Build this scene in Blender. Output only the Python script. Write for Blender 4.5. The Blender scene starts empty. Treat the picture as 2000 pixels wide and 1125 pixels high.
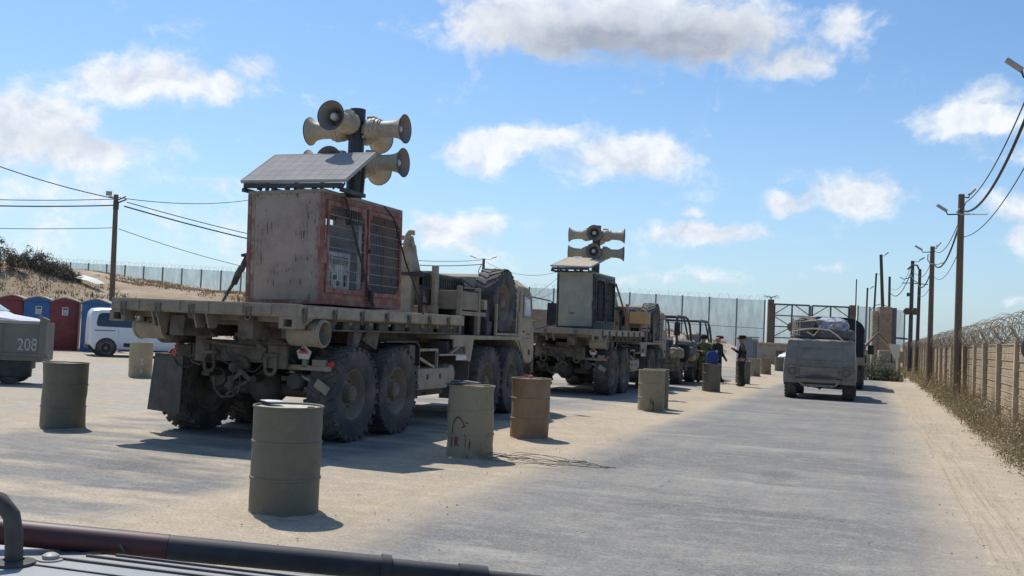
import bpy, bmesh, math, random
from mathutils import Vector, Matrix, noise as mnoise
R = math.radians
random.seed(7)
C = bpy.context.scene.collection
scene = bpy.context.scene

# ------------------------------------------------------------------ camera
cam_d = bpy.data.cameras.new('camera'); cam = bpy.data.objects.new('camera', cam_d); C.objects.link(cam)
cam_d.sensor_width = 36; cam_d.lens = 36.0; cam_d.clip_start = 0.05; cam_d.clip_end = 5000
YAW, PITCH, ROLL = R(19.535), R(2.308), R(2.5)
fw = Vector((-math.sin(YAW)*math.cos(PITCH), math.cos(YAW)*math.cos(PITCH), math.sin(PITCH)))
r0 = Vector((math.cos(YAW), math.sin(YAW), 0)); u0 = r0.cross(fw)
rt = r0*math.cos(ROLL) + u0*math.sin(ROLL); up = u0*math.cos(ROLL) - r0*math.sin(ROLL)
cam.matrix_world = Matrix(((rt.x, up.x, -fw.x, 0), (rt.y, up.y, -fw.y, 0), (rt.z, up.z, -fw.z, 1.6), (0, 0, 0, 1)))
scene.camera = cam
def pxdir(x, y):                     # direction in which a point of the 2000x1125 photograph lies (used for the clouds and the cables)
    return (fw + rt*((x-1000)/2000.0) + up*((562.5-y)/2000.0)).normalized()

# ------------------------------------------------------------------ light, sky, exposure
SUN = Vector((-0.408, 0.339, 0.848)).normalized()     # towards the sun
sl = bpy.data.lights.new('sun', 'SUN'); sun = bpy.data.objects.new('sun', sl); C.objects.link(sun)
sl.energy = 3.3; sl.angle = R(0.53); sl.color = (1.0, 0.955, 0.88)
sun.rotation_euler = SUN.to_track_quat('Z', 'Y').to_euler()
scene.view_settings.view_transform = 'Standard'; scene.view_settings.look = 'None'
scene.view_settings.exposure = 0.47; scene.view_settings.gamma = 1.0

def nd(nt, kind, **kw):
    n = nt.nodes.new('ShaderNode'+kind)
    ins = kw.pop('ins', {})
    for k, v in kw.items(): setattr(n, k, v)
    for k, v in ins.items():
        if isinstance(v, bpy.types.NodeSocket): nt.links.new(v, n.inputs[k])
        else: n.inputs[k].default_value = v
    return n
def ma(nt, op, a, b=0.0, c=None, clamp=False):
    i = {0: a, 1: b}
    if c is not None: i[2] = c
    return nd(nt, 'Math', operation=op, use_clamp=clamp, ins=i).outputs[0]
def sstep(nt, v, a, b):
    return nd(nt, 'MapRange', interpolation_type='SMOOTHSTEP', ins={0: v, 1: a, 2: b}).outputs[0]
def mixc(nt, f, a, b, mode='MIX'):
    n = nd(nt, 'Mix', data_type='RGBA', blend_type=mode)
    for s, v in ((n.inputs['Factor'], f), (n.inputs['A'], a), (n.inputs['B'], b)):
        pass
    for idx, v in ((0, f), (6, a), (7, b)):
        if isinstance(v, bpy.types.NodeSocket): nt.links.new(v, n.inputs[idx])
        else: n.inputs[idx].default_value = (v if idx == 0 else (*v, 1) if len(v) == 3 else v)
    return n.outputs[2]

w = bpy.data.worlds.new('World'); scene.world = w; w.use_nodes = True
nt = w.node_tree; nt.nodes.clear()
sky = nd(nt, 'TexSky', sky_type='NISHITA', sun_disc=False)
sky.sun_elevation = math.asin(SUN.z); sky.sun_rotation = math.atan2(SUN.x, SUN.y)
sky.altitude = 50; sky.air_density = 1.0; sky.dust_density = 0.9; sky.ozone_density = 2.2
dv = nd(nt, 'TexCoord').outputs['Generated']
CL = [  # (photo direction), half size, strength
    (1010, 45, 150, 55, 1.0), (1200, 40, 270, 72, 1.05), (1380, 62, 150, 62, 1.0), (1060, 20, 130, 50, .9), (1560, 105, 70, 36, .85), (1640, 45, 45, 42, .7),
    (260, 152, 120, 44, .95), (400, 175, 120, 34, .85), (490, 140, 70, 26, .75), (70, 235, 120, 50, .92), (160, 290, 150, 40, .8), (0, 290, 100, 70, .8),
    (120, 395, 330, 85, .50), (420, 430, 220, 90, .42), (980, 285, 125, 36, .95), (1210, 312, 135, 44, 1.0), (1110, 275, 40, 22, .6), (870, 445, 110, 42, .85), (930, 490, 90, 30, .6),
    (1380, 455, 130, 24, .85), (1690, 385, 100, 40, .8), (1540, 400, 60, 26, .75), (1910, 235, 100, 40, .85), (1950, 195, 60, 30, .7),
    (1995, 400, 70, 30, .6), (2000, 465, 50, 35, .75), (1610, 516, 40, 14, .6), (1960, 575, 50, 16, .55), (1360, 420, 30, 12, .6), (1330, 550, 160, 25, .42),
    (2300, 300, 200, 60, .9), (-250, 260, 220, 70, .9), (-500, 420, 260, 60, .8), (2600, 420, 260, 50, .8)]
warp = nd(nt, 'TexNoise', ins={'Vector': dv, 'Scale': 9.0, 'Detail': 5.0, 'Roughness': .6})
wv = nd(nt, 'VectorMath', operation='SCALE', ins={0: nd(nt, 'VectorMath', operation='SUBTRACT', ins={0: warp.outputs['Color'], 1: (.5, .5, .5)}).outputs[0], 'Scale': .062}).outputs[0]
dw = nd(nt, 'VectorMath', operation='ADD', ins={0: dv, 1: wv}).outputs[0]
def blob(x, y, sx, sy, k):
    c = pxdir(x, y); a = (rt - c*rt.dot(c)).normalized(); b = a.cross(c); b = b if b.z > 0 else -b
    ia, ib = 2000.0/sx, 2000.0/sy
    u = nd(nt, 'VectorMath', operation='DOT_PRODUCT', ins={0: dw, 1: a*ia}).outputs['Value']
    v = nd(nt, 'VectorMath', operation='DOT_PRODUCT', ins={0: dw, 1: b*ib}).outputs['Value']
    v = ma(nt, 'SUBTRACT', v, b.dot(c)*ib); u = ma(nt, 'SUBTRACT', u, a.dot(c)*ia)
    q = ma(nt, 'MULTIPLY_ADD', u, u, ma(nt, 'MULTIPLY', v, v))
    return ma(nt, 'MULTIPLY', ma(nt, 'POWER', 2.718, ma(nt, 'MULTIPLY', q, -.85)), k)
acc = None
for cdef in CL:
    e = blob(*cdef); acc = e if acc is None else nd(nt, 'Math', operation='SMOOTH_MAX', ins={0: acc, 1: e, 2: .12}).outputs[0]
fb = nd(nt, 'TexNoise', ins={'Vector': nd(nt, 'VectorMath', operation='MULTIPLY', ins={0: dw, 1: (1, 1, 1.7)}).outputs[0], 'Scale': 17.0, 'Detail': 9.0, 'Roughness': .62}).outputs['Fac']
fb2 = nd(nt, 'TexNoise', ins={'Vector': dw, 'Scale': 55.0, 'Detail': 5.0, 'Roughness': .6}).outputs['Fac']
dens = ma(nt, 'ADD', acc, ma(nt, 'MULTIPLY_ADD', fb, 1.35, -.70))
dens = ma(nt, 'ADD', dens, ma(nt, 'MULTIPLY_ADD', fb2, .34, -.17))
cover = ma(nt, 'MULTIPLY', sstep(nt, dens, .16, .70), .96)
dark = ma(nt, 'MAXIMUM', blob(1250, 88, 230, 50, 1.2), ma(nt, 'MAXIMUM', blob(1400, 95, 130, 32, .85), blob(160, 275, 160, 22, .3)))
up_v = nd(nt, 'VectorMath', operation='ADD', ins={0: nd(nt, 'VectorMath', operation='MULTIPLY', ins={0: dw, 1: (1, 1, 1.7)}).outputs[0], 1: tuple(Vector((-.010, .004, .030)))}).outputs[0]
fbu = nd(nt, 'TexNoise', ins={'Vector': up_v, 'Scale': 17.0, 'Detail': 9.0, 'Roughness': .62}).outputs['Fac']
relief = ma(nt, 'MULTIPLY_ADD', ma(nt, 'SUBTRACT', fbu, fb), 2.6, .22, True)
dark = ma(nt, 'MULTIPLY', dark, ma(nt, 'MULTIPLY_ADD', fb, 1.0, .55), clamp=True)
ccol = mixc(nt, dark, (7.0, 7.2, 7.5), (3.1, 3.35, 3.9))
ccol = mixc(nt, ma(nt, 'MULTIPLY', relief, .75), ccol, (4.3, 4.75, 5.5))
ccol = mixc(nt, sstep(nt, fb2, .35, .62), mixc(nt, 1.0, ccol, (.88, .91, .95), 'MULTIPLY'), ccol)
tint = mixc(nt, 1.0, sky.outputs[0], (0.68, 0.87, 1.01), 'MULTIPLY')
zc = nd(nt, 'SeparateXYZ', ins={0: dv}).outputs[2]
hz = ma(nt, 'MULTIPLY', sstep(nt, zc, .30, -.02), .34)
tint = mixc(nt, hz, tint, (4.5, 5.7, 7.3))
fin = mixc(nt, cover, tint, ccol)
bg = nd(nt, 'Background', ins={'Color': fin, 'Strength': 0.1})
nt.links.new(bg.outputs[0], nd(nt, 'OutputWorld').inputs[0])

# ------------------------------------------------------------------ materials
MATS = {}
def mat(name, col, rough=.7, metal=0.0, col2=None, scale=4.0, thr=(.42, .62), dust=None, dustamt=.5, bump=.0, bscale=60.0, stretch=(1, 1, 1), fine=.12, spec=.3, chips=None, trans=0.0, emis=None):
    """painted / worn surface: base colour, blotches of a second colour, settled dust, fine grain"""
    if name in MATS: return MATS[name]
    m = bpy.data.materials.new(name); m.use_nodes = True; t = m.node_tree; b = t.nodes['Principled BSDF']
    co = nd(t, 'TexCoord').outputs['Object']
    mp = nd(t, 'VectorMath', operation='MULTIPLY', ins={0: co, 1: stretch}).outputs[0]
    c = nd(t, 'RGB'); c.outputs[0].default_value = (*col, 1); c = c.outputs[0]
    if col2:
        n1 = nd(t, 'TexNoise', ins={'Vector': mp, 'Scale': scale, 'Detail': 7.0, 'Roughness': .65}).outputs['Fac']
        c = mixc(t, sstep(t, n1, *thr), c, col2)
    if chips:
        ccol_, cs, cst, cthr = chips
        cm = nd(t, 'VectorMath', operation='MULTIPLY', ins={0: co, 1: cst}).outputs[0]
        n3 = nd(t, 'TexNoise', ins={'Vector': cm, 'Scale': cs, 'Detail': 4.0, 'Roughness': .55}).outputs['Fac']
        n4 = nd(t, 'TexNoise', ins={'Vector': co, 'Scale': 2.2, 'Detail': 2.0}).outputs['Fac']
        f = sstep(t, ma(t, 'ADD', n3, ma(t, 'MULTIPLY_ADD', n4, .45, -.225)), cthr, cthr+.03)
        c = mixc(t, f, c, ccol_)
    if fine:
        n2 = nd(t, 'TexNoise', ins={'Vector': co, 'Scale': 38.0, 'Detail': 5.0, 'Roughness': .7}).outputs['Fac']
        k = ma(t, 'MULTIPLY_ADD', n2, fine*3.2, 1-fine*1.6)
        kc = nd(t, 'CombineColor', ins={0: k, 1: k, 2: k}).outputs[0]
        c = mixc(t, 1.0, c, kc, 'MULTIPLY')
    if dust:
        nz = nd(t, 'SeparateXYZ', ins={0: nd(t, 'NewGeometry').outputs['Normal']}).outputs[2]
        n5 = nd(t, 'TexNoise', ins={'Vector': co, 'Scale': 3.3, 'Detail': 8.0, 'Roughness': .7}).outputs['Fac']
        f = ma(t, 'MULTIPLY', ma(t, 'ADD', sstep(t, n5, .35, .75), ma(t, 'MULTIPLY', sstep(t, nz, .2, .9), .9)), dustamt, clamp=True)
        c = mixc(t, f, c, dust)
    t.links.new(c, b.inputs['Base Color'])
    b.inputs['Roughness'].default_value = rough; b.inputs['Metallic'].default_value = metal
    b.inputs['Specular IOR Level'].default_value = spec
    if bump:
        nb = nd(t, 'TexNoise', ins={'Vector': co, 'Scale': bscale, 'Detail': 5.0}).outputs['Fac']
        bp = nd(t, 'Bump', ins={'Strength': bump, 'Distance': .01, 'Height': nb}); t.links.new(bp.outputs[0], b.inputs['Normal'])
    if trans: b.inputs['Transmission Weight'].default_value = trans
    if emis: b.inputs['Emission Color'].default_value = (*emis[0], 1); b.inputs['Emission Strength'].default_value = emis[1]
    MATS[name] = m; return m
DUST = (.36, .30, .22)
M_tan = mat('sand_paint', (.26, .225, .17), .75, col2=(.19, .163, .125), scale=3.0, dust=DUST, dustamt=.45, bump=.15)
M_tan2 = mat('sand_paint_light', (.36, .31, .235), .75, col2=(.26, .22, .165), scale=5.0, dust=DUST, dustamt=.4, bump=.15)
M_und = mat('grimy_chassis', (.058, .055, .05), .85, col2=(.10, .085, .065), scale=6.0, dust=DUST, dustamt=.2, bump=.3)
M_undt = mat('grimy_tan_steel', (.135, .12, .098), .85, col2=(.075, .068, .058), scale=6.0, dust=DUST, dustamt=.25, bump=.3)
M_black = mat('black_steel', (.028, .029, .032), .55, dust=DUST, dustamt=.12, col2=(.05, .05, .05), scale=5)
M_dark = mat('dark_steel', (.05, .052, .058), .5, dust=DUST, dustamt=.12)
M_pole = mat('mast_steel', (.045, .05, .062), .42, metal=.3, dust=DUST, dustamt=.06)
M_rub = mat('tyre_rubber', (.050, .051, .055), .9, col2=(.068, .066, .063), scale=4, dust=(.24, .21, .175), dustamt=.48, bump=.4)
M_lug = M_rub
M_flap = mat('rubber_flap', (.075, .075, .074), .75, col2=(.105, .10, .092), scale=2.5, dust=DUST, dustamt=.2)
M_rim = mat('dusty_rim', (.19, .165, .13), .8, col2=(.12, .105, .085), scale=6, dust=DUST, dustamt=.45)
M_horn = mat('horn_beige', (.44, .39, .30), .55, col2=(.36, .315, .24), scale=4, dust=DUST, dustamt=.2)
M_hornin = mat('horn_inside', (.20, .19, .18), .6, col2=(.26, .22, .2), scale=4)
M_hornedge = mat('horn_edge', (.05, .05, .05), .6)
M_plug = mat('horn_plug', (.48, .46, .44), .5)
M_cabi = mat('cabinet_chipped', (.35, .275, .22), .7, col2=(.27, .21, .17), scale=2.2, chips=((.075, .06, .05), 11.0, (3.2, 3.2, .55), .625), bump=.15)
M_redp = mat('faded_red_frame', (.215, .072, .06), .75, col2=(.26, .18, .148), scale=7, thr=(.44, .64), dust=DUST, dustamt=.22)
M_redpt = mat('red_worn_edge', (.22, .12, .095), .75, col2=(.32, .27, .21), scale=9, thr=(.36, .60))
M_oliveg = mat('olive_grey_cabinet', (.33, .315, .25), .7, col2=(.27, .255, .20), scale=2.5, chips=((.24, .21, .11), 6.0, (2, 2, .8), .68), dust=DUST, dustamt=.15)
M_wire = mat('wire_grey', (.30, .29, .28), .5, metal=.3, fine=0)
M_wired = mat('wire_dark', (.045, .045, .05), .6, fine=0)
M_equip = mat('equipment_grey', (.46, .47, .48), .5, col2=(.26, .27, .28), scale=5)
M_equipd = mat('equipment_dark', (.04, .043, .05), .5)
M_red = mat('red_lens', (.55, .03, .03), .25, fine=0, spec=.5)
M_white = mat('white_paint_worn', (.62, .62, .60), .6, col2=(.5, .5, .48), scale=8)
M_alu = mat('aluminium', (.55, .56, .57), .35, metal=.7, fine=.05)
M_oliv = mat('olive_drum', (.142, .134, .098), .62, chips=((.085, .06, .045), 7.0, (2.6, 2.6, .35), .70), col2=(.115, .108, .082), scale=3.0, dust=(.25, .22, .165), dustamt=.2, bump=.12, bscale=25, spec=.35)
M_oliv2 = mat('olive_drum_faded', (.13, .122, .085), .55, chips=((.085, .06, .045), 7.0, (2.6, 2.6, .35), .70), col2=(.105, .098, .072), scale=2.0, dust=(.24, .21, .15), dustamt=.15, bump=.12, bscale=25, spec=.4)
M_tand = mat('tan_drum', (.37, .315, .20), .65, col2=(.31, .265, .17), scale=3.0, chips=((.52, .49, .40), 6.0, (1.5, 1.5, .6), .74), bump=.12, bscale=25)
M_rusto = mat('rust_streaked_drum', (.25, .22, .145), .7, col2=(.20, .13, .08), scale=3.2, thr=(.52, .72), chips=((.12, .05, .035), 8.0, (2.4, 2.4, .4), .66), bump=.12, bscale=25)
M_brown = mat('brown_drum', (.255, .175, .105), .7, col2=(.20, .125, .075), scale=2.6, dust=(.28, .22, .15), dustamt=.22, bump=.12, bscale=25)
M_khaki = mat('khaki_drum', (.29, .25, .165), .7, col2=(.23, .19, .12), scale=2.6, chips=((.10, .06, .04), 8.0, (2.4, 2.4, .45), .665), bump=.12, bscale=25)
M_lid = mat('dusty_lid', (.52, .49, .42), .75, col2=(.38, .33, .26), scale=5)
M_lidr = mat('rusty_lid', (.24, .10, .075), .8, col2=(.36, .27, .2), scale=6)
M_graf = mat('red_spray', (.15, .035, .035), .8, fine=0)
M_smudge = mat('pale_smudge', (.50, .47, .38), .8)
M_conc = mat('weathered_concrete', (.32, .28, .215), .9, col2=(.25, .215, .16), scale=1.4, dust=(.38, .31, .215), dustamt=.3, bump=.3)
M_slab = mat('fence_panel', (.40, .31, .20), .9, col2=(.29, .22, .14), scale=1.1, thr=(.38, .66), bump=.3)
M_slabp = mat('fence_post_concrete', (.45, .355, .235), .9, col2=(.36, .28, .185), scale=2.0)
M_wood = mat('pole_wood', (.17, .125, .09), .9, col2=(.115, .088, .068), scale=6, stretch=(3, 3, .35), bump=.3)
M_wood2 = mat('pole_wood_dark', (.095, .075, .062), .9, col2=(.06, .05, .045), scale=6, stretch=(3, 3, .35))
M_cable = mat('cable_black', (.025, .025, .028), .6, fine=0)
M_cablew = mat('cable_pale', (.45, .45, .45), .6, fine=0)
M_lamp = mat('lamp_housing', (.34, .33, .31), .5)
M_razor = mat('razor_wire', (.38, .285, .18), .7, metal=.0, col2=(.22, .16, .105), scale=2, fine=0)
M_razorg = mat('razor_wire_grey', (.36, .36, .36), .5, metal=.3, fine=0)
M_fpost = mat('fence_post_steel', (.13, .12, .11), .7)
M_gate = mat('gate_steel', (.085, .09, .10), .6)
M_rustpost = mat('gatepost', (.17, .12, .085), .85, col2=(.12, .085, .065), scale=3)
M_carw = mat('car_white', (.74, .75, .77), .28, fine=.02, spec=.5, dust=(.5, .46, .4), dustamt=.10)
M_van = mat('van_white', (.66, .69, .73), .3, fine=.02, spec=.5, dust=(.5, .46, .4), dustamt=.14)
M_glass = mat('tinted_glass', (.028, .033, .04), .08, fine=0, spec=.8)
M_glassl = mat('windscreen_glass', (.22, .29, .29), .1, fine=0, spec=.8)
M_glassw = mat('cab_glass_bright', (.50, .54, .57), .12, fine=0, spec=.8)
M_plast = mat('black_plastic', (.035, .036, .04), .6)
M_trail = mat('trailer_grey', (.15, .155, .14), .65, col2=(.14, .14, .13), scale=2.0, chips=((.24, .24, .225), 7, (1, 1, .5), .70), dust=DUST, dustamt=.2)
M_stencil = mat('stencil_paint', (.48, .48, .45), .8, col2=(.30, .30, .28), scale=14)
M_tred = mat('toilet_red', (.20, .035, .04), .5, col2=(.16, .035, .04), scale=2, dust=DUST, dustamt=.10)
M_tblu = mat('toilet_blue', (.035, .12, .29), .5, col2=(.035, .10, .23), scale=2, dust=DUST, dustamt=.10)
M_troof = mat('toilet_roof', (.48, .43, .34), .8, col2=(.38, .36, .31), scale=3)
M_hmv = mat('olive_drab_dusty', (.235, .22, .185), .8, col2=(.175, .165, .135), scale=3, dust=(.33, .285, .215), dustamt=.55, bump=.2)
M_canv = mat('black_canvas', (.022, .023, .026), .85, bump=.3, bscale=12)
M_wrap = mat('plastic_wrap', (.44, .44, .47), .25, col2=(.22, .21, .24), scale=7, spec=.6, bump=.8, bscale=14)
M_bundle = mat('bundle_cloth', (.16, .145, .15), .85, col2=(.12, .11, .11), scale=6)
M_rope = mat('rope', (.55, .47, .36), .9)
M_cardb = mat('cardboard', (.42, .26, .12), .85)
M_blue = mat('blue_plastic', (.02, .045, .20), .4)
M_green = mat('green_netting', (.015, .16, .075), .8, col2=(.03, .22, .12), scale=14)
M_skin = mat('skin', (.33, .20, .14), .6)
M_uni = mat('olive_uniform', (.030, .031, .023), .9, col2=(.02, .021, .016), scale=8)
M_unid = mat('dark_uniform', (.02, .021, .02), .9, col2=(.022, .022, .02), scale=8)
M_camo = mat('camouflage', (.14, .15, .06), .9, col2=(.07, .06, .035), scale=9, thr=(.47, .53))
M_boot = mat('boots', (.03, .022, .017), .7)
M_redcap = mat('red_beret', (.13, .025, .028), .85)
M_pink = mat('pinkish_blockwork', (.30, .205, .16), .9, col2=(.25, .17, .13), scale=3)
M_stone = mat('tower_stone', (.30, .215, .15), .9, col2=(.23, .165, .115), scale=1.5, bump=.3)
M_bpipe = mat('pipe_black', (.024, .025, .03), .58, spec=.3, dust=(.22, .21, .2), dustamt=.14, col2=(.035, .035, .038), scale=9)
M_rpipe = mat('pipe_maroon', (.08, .02, .024), .5, spec=.35, dust=(.2, .17, .16), dustamt=.14, col2=(.06, .022, .024), scale=9)
M_hood = mat('bonnet_paint', (.32, .345, .36), .55, col2=(.27, .29, .305), scale=4, chips=((.09, .095, .10), 30.0, (2.5, .6, 1), .70), dust=(.34, .325, .30), dustamt=.35, spec=.35)
M_handle = mat('handle_steel', (.085, .075, .066), .6, col2=(.05, .045, .042), scale=9)
M_strap = mat('webbing_strap', (.035, .033, .04), .9)
M_scrap = mat('sheet_scrap', (.55, .54, .52), .6)
M_stone2 = mat('pebble', (.36, .30, .22), .9, col2=(.2, .17, .14), scale=3)

for m_ in (M_slab, M_slabp):
    t_ = m_.node_tree; b_ = t_.nodes['Principled BSDF']; sr = b_.inputs['Base Color'].links[0].from_socket
    k_ = nd(t_, 'MapRange', ins={0: nd(t_, 'ObjectInfo').outputs['Random'], 3: .78, 4: 1.14}).outputs[0]
    t_.links.new(mixc(t_, 1.0, sr, nd(t_, 'CombineColor', ins={0: k_, 1: k_, 2: k_}).outputs[0], 'MULTIPLY'), b_.inputs['Base Color'])
def leafmat(name, c1, c2, c3=None):
    m = bpy.data.materials.new(name); m.use_nodes = True; t = m.node_tree; b = t.nodes['Principled BSDF']
    g = nd(t, 'NewGeometry'); ri = g.outputs['Random Per Island']
    c = mixc(t, ri, c1, c2)
    if c3:
        n = nd(t, 'TexNoise', ins={'Vector': nd(t, 'TexCoord').outputs['Object'], 'Scale': .5, 'Detail': 2.0}).outputs['Fac']
        c = mixc(t, sstep(t, n, .44, .60), c, mixc(t, ri, c3, c2))
    t.links.new(c, b.inputs['Base Color']); b.inputs['Roughness'].default_value = .85; b.inputs['Specular IOR Level'].default_value = .15
    return m
L_dry = leafmat('dry_weed_leaf', (.17, .135, .07), (.42, .34, .21), (.13, .15, .065))
L_bush = leafmat('berm_bush_leaf', (.135, .112, .085), (.26, .215, .165))
L_grass = leafmat('berm_grass_leaf', (.24, .17, .105), (.36, .26, .165), (.19, .15, .085))
L_sage = leafmat('sage_bush_leaf', (.10, .11, .06), (.24, .235, .15))

# ground materials -------------------------------------------------
def sand_nodes(t, co):
    n1 = nd(t, 'TexNoise', ins={'Vector': co, 'Scale': .35, 'Detail': 8.0, 'Roughness': .6}).outputs['Fac']
    n2 = nd(t, 'TexNoise', ins={'Vector': co, 'Scale': 5.0, 'Detail': 8.0, 'Roughness': .7}).outputs['Fac']
    n3 = nd(t, 'TexNoise', ins={'Vector': co, 'Scale': 60.0, 'Detail': 4.0, 'Roughness': .7}).outputs['Fac']
    n4 = nd(t, 'TexNoise', ins={'Vector': nd(t, 'VectorMath', operation='MULTIPLY', ins={0: co, 1: (.6, 1.3, 1)}).outputs[0], 'Scale': 2.1, 'Detail': 9.0, 'Roughness': .72}).outputs['Fac']
    c = mixc(t, sstep(t, n1, .36, .66), (.45, .37, .275), (.37, .315, .242))
    c = mixc(t, ma(t, 'MULTIPLY', sstep(t, n2, .45, .72), .6), c, (.58, .475, .335))
    c = mixc(t, ma(t, 'MULTIPLY', sstep(t, n4, .50, .66), .55), c, (.36, .28, .185))
    c = mixc(t, ma(t, 'MULTIPLY', sstep(t, n4, .46, .36), .45), c, (.55, .46, .345))
    n7 = nd(t, 'TexNoise', ins={'Vector': co, 'Scale': 17.0, 'Detail': 6.0, 'Roughness': .8}).outputs['Fac']
    c = mixc(t, ma(t, 'MULTIPLY', sstep(t, n7, .52, .64), .42), c, (.25, .19, .125))
    n8 = nd(t, 'TexNoise', ins={'Vector': co, 'Scale': 42.0, 'Detail': 2.0, 'Roughness': .6}).outputs['Fac']
    c = mixc(t, ma(t, 'MULTIPLY', sstep(t, n8, .56, .63), .55), c, (.22, .17, .115)); c = mixc(t, ma(t, 'MULTIPLY', sstep(t, n8, .43, .36), .5), c, (.58, .49, .37))
    c = mixc(t, ma(t, 'MULTIPLY', sstep(t, n3, .52, .72), .42), c, (.25, .195, .135))
    return c, n2, n3
def ground_mat():
    m = bpy.data.materials.new('sand_ground'); m.use_nodes = True; t = m.node_tree; b = t.nodes['Principled BSDF']
    co = nd(t, 'TexCoord').outputs['Object']; xyz = nd(t, 'SeparateXYZ', ins={0: co})
    c, n2, n3 = sand_nodes(t, co)
    # dusty hardstanding left of the trucks: pale grey patches
    sc = nd(t, 'VectorMath', operation='MULTIPLY', ins={0: co, 1: (.35, .12, 1)}).outputs[0]
    pn = nd(t, 'TexNoise', ins={'Vector': sc, 'Scale': 1.6, 'Detail': 7.0, 'Roughness': .62}).outputs['Fac']
    left = ma(t, 'MULTIPLY', sstep(t, xyz.outputs[0], -8.5, -11.0), sstep(t, xyz.outputs[0], -31.0, -27.0))
    f = ma(t, 'MULTIPLY', left, sstep(t, pn, .40, .58))
    c = mixc(t, ma(t, 'MULTIPLY', f, .85), c, mixc(t, sstep(t, n2, .3, .7), (.31, .30, .275), (.41, .385, .335)))
    # browner earth up on the berm
    hgt = sstep(t, xyz.outputs[2], .6, 2.4)
    c = mixc(t, ma(t, 'MULTIPLY', hgt, sstep(t, pn, .35, .6)), c, (.32, .235, .15))
    # wheel ruts on the right verge
    sx = nd(t, 'VectorMath', operation='MULTIPLY', ins={0: co, 1: (9, .25, 1)}).outputs[0]
    rn = nd(t, 'TexNoise', ins={'Vector': sx, 'Scale': 1.4, 'Detail': 6.0, 'Roughness': .65}).outputs['Fac']
    rut = ma(t, 'MULTIPLY', ma(t, 'MULTIPLY', sstep(t, xyz.outputs[0], .55, .75), sstep(t, xyz.outputs[0], 1.5, 1.25)), sstep(t, rn, .46, .66))
    c = mixc(t, ma(t, 'MULTIPLY', rut, .30), c, (.36, .275, .18))
    t.links.new(c, b.inputs['Base Color']); b.inputs['Roughness'].default_value = .95; b.inputs['Specular IOR Level'].default_value = .1
    hh = ma(t, 'ADD', ma(t, 'ADD', ma(t, 'MULTIPLY', n2, .6), ma(t, 'MULTIPLY', n3, .25)), ma(t, 'MULTIPLY', rut, -.5))
    bp = nd(t, 'Bump', ins={'Strength': .5, 'Distance': .05, 'Height': hh}); t.links.new(bp.outputs[0], b.inputs['Normal'])
    return m
STAINS = [(-1.02, 12.6, .30, .5, .45), (-.95, 11.75, .28, .12, .4), (-.75, 9.75, .7, .16, .35), (-1.9, 9.6, .35, .14, .25), (-2.9, 12.8, .2, 1.2, .3), (-.3, 6.4, .5, .3, .3), (-7.2, 9.0, .6, .9, .4)]
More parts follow.
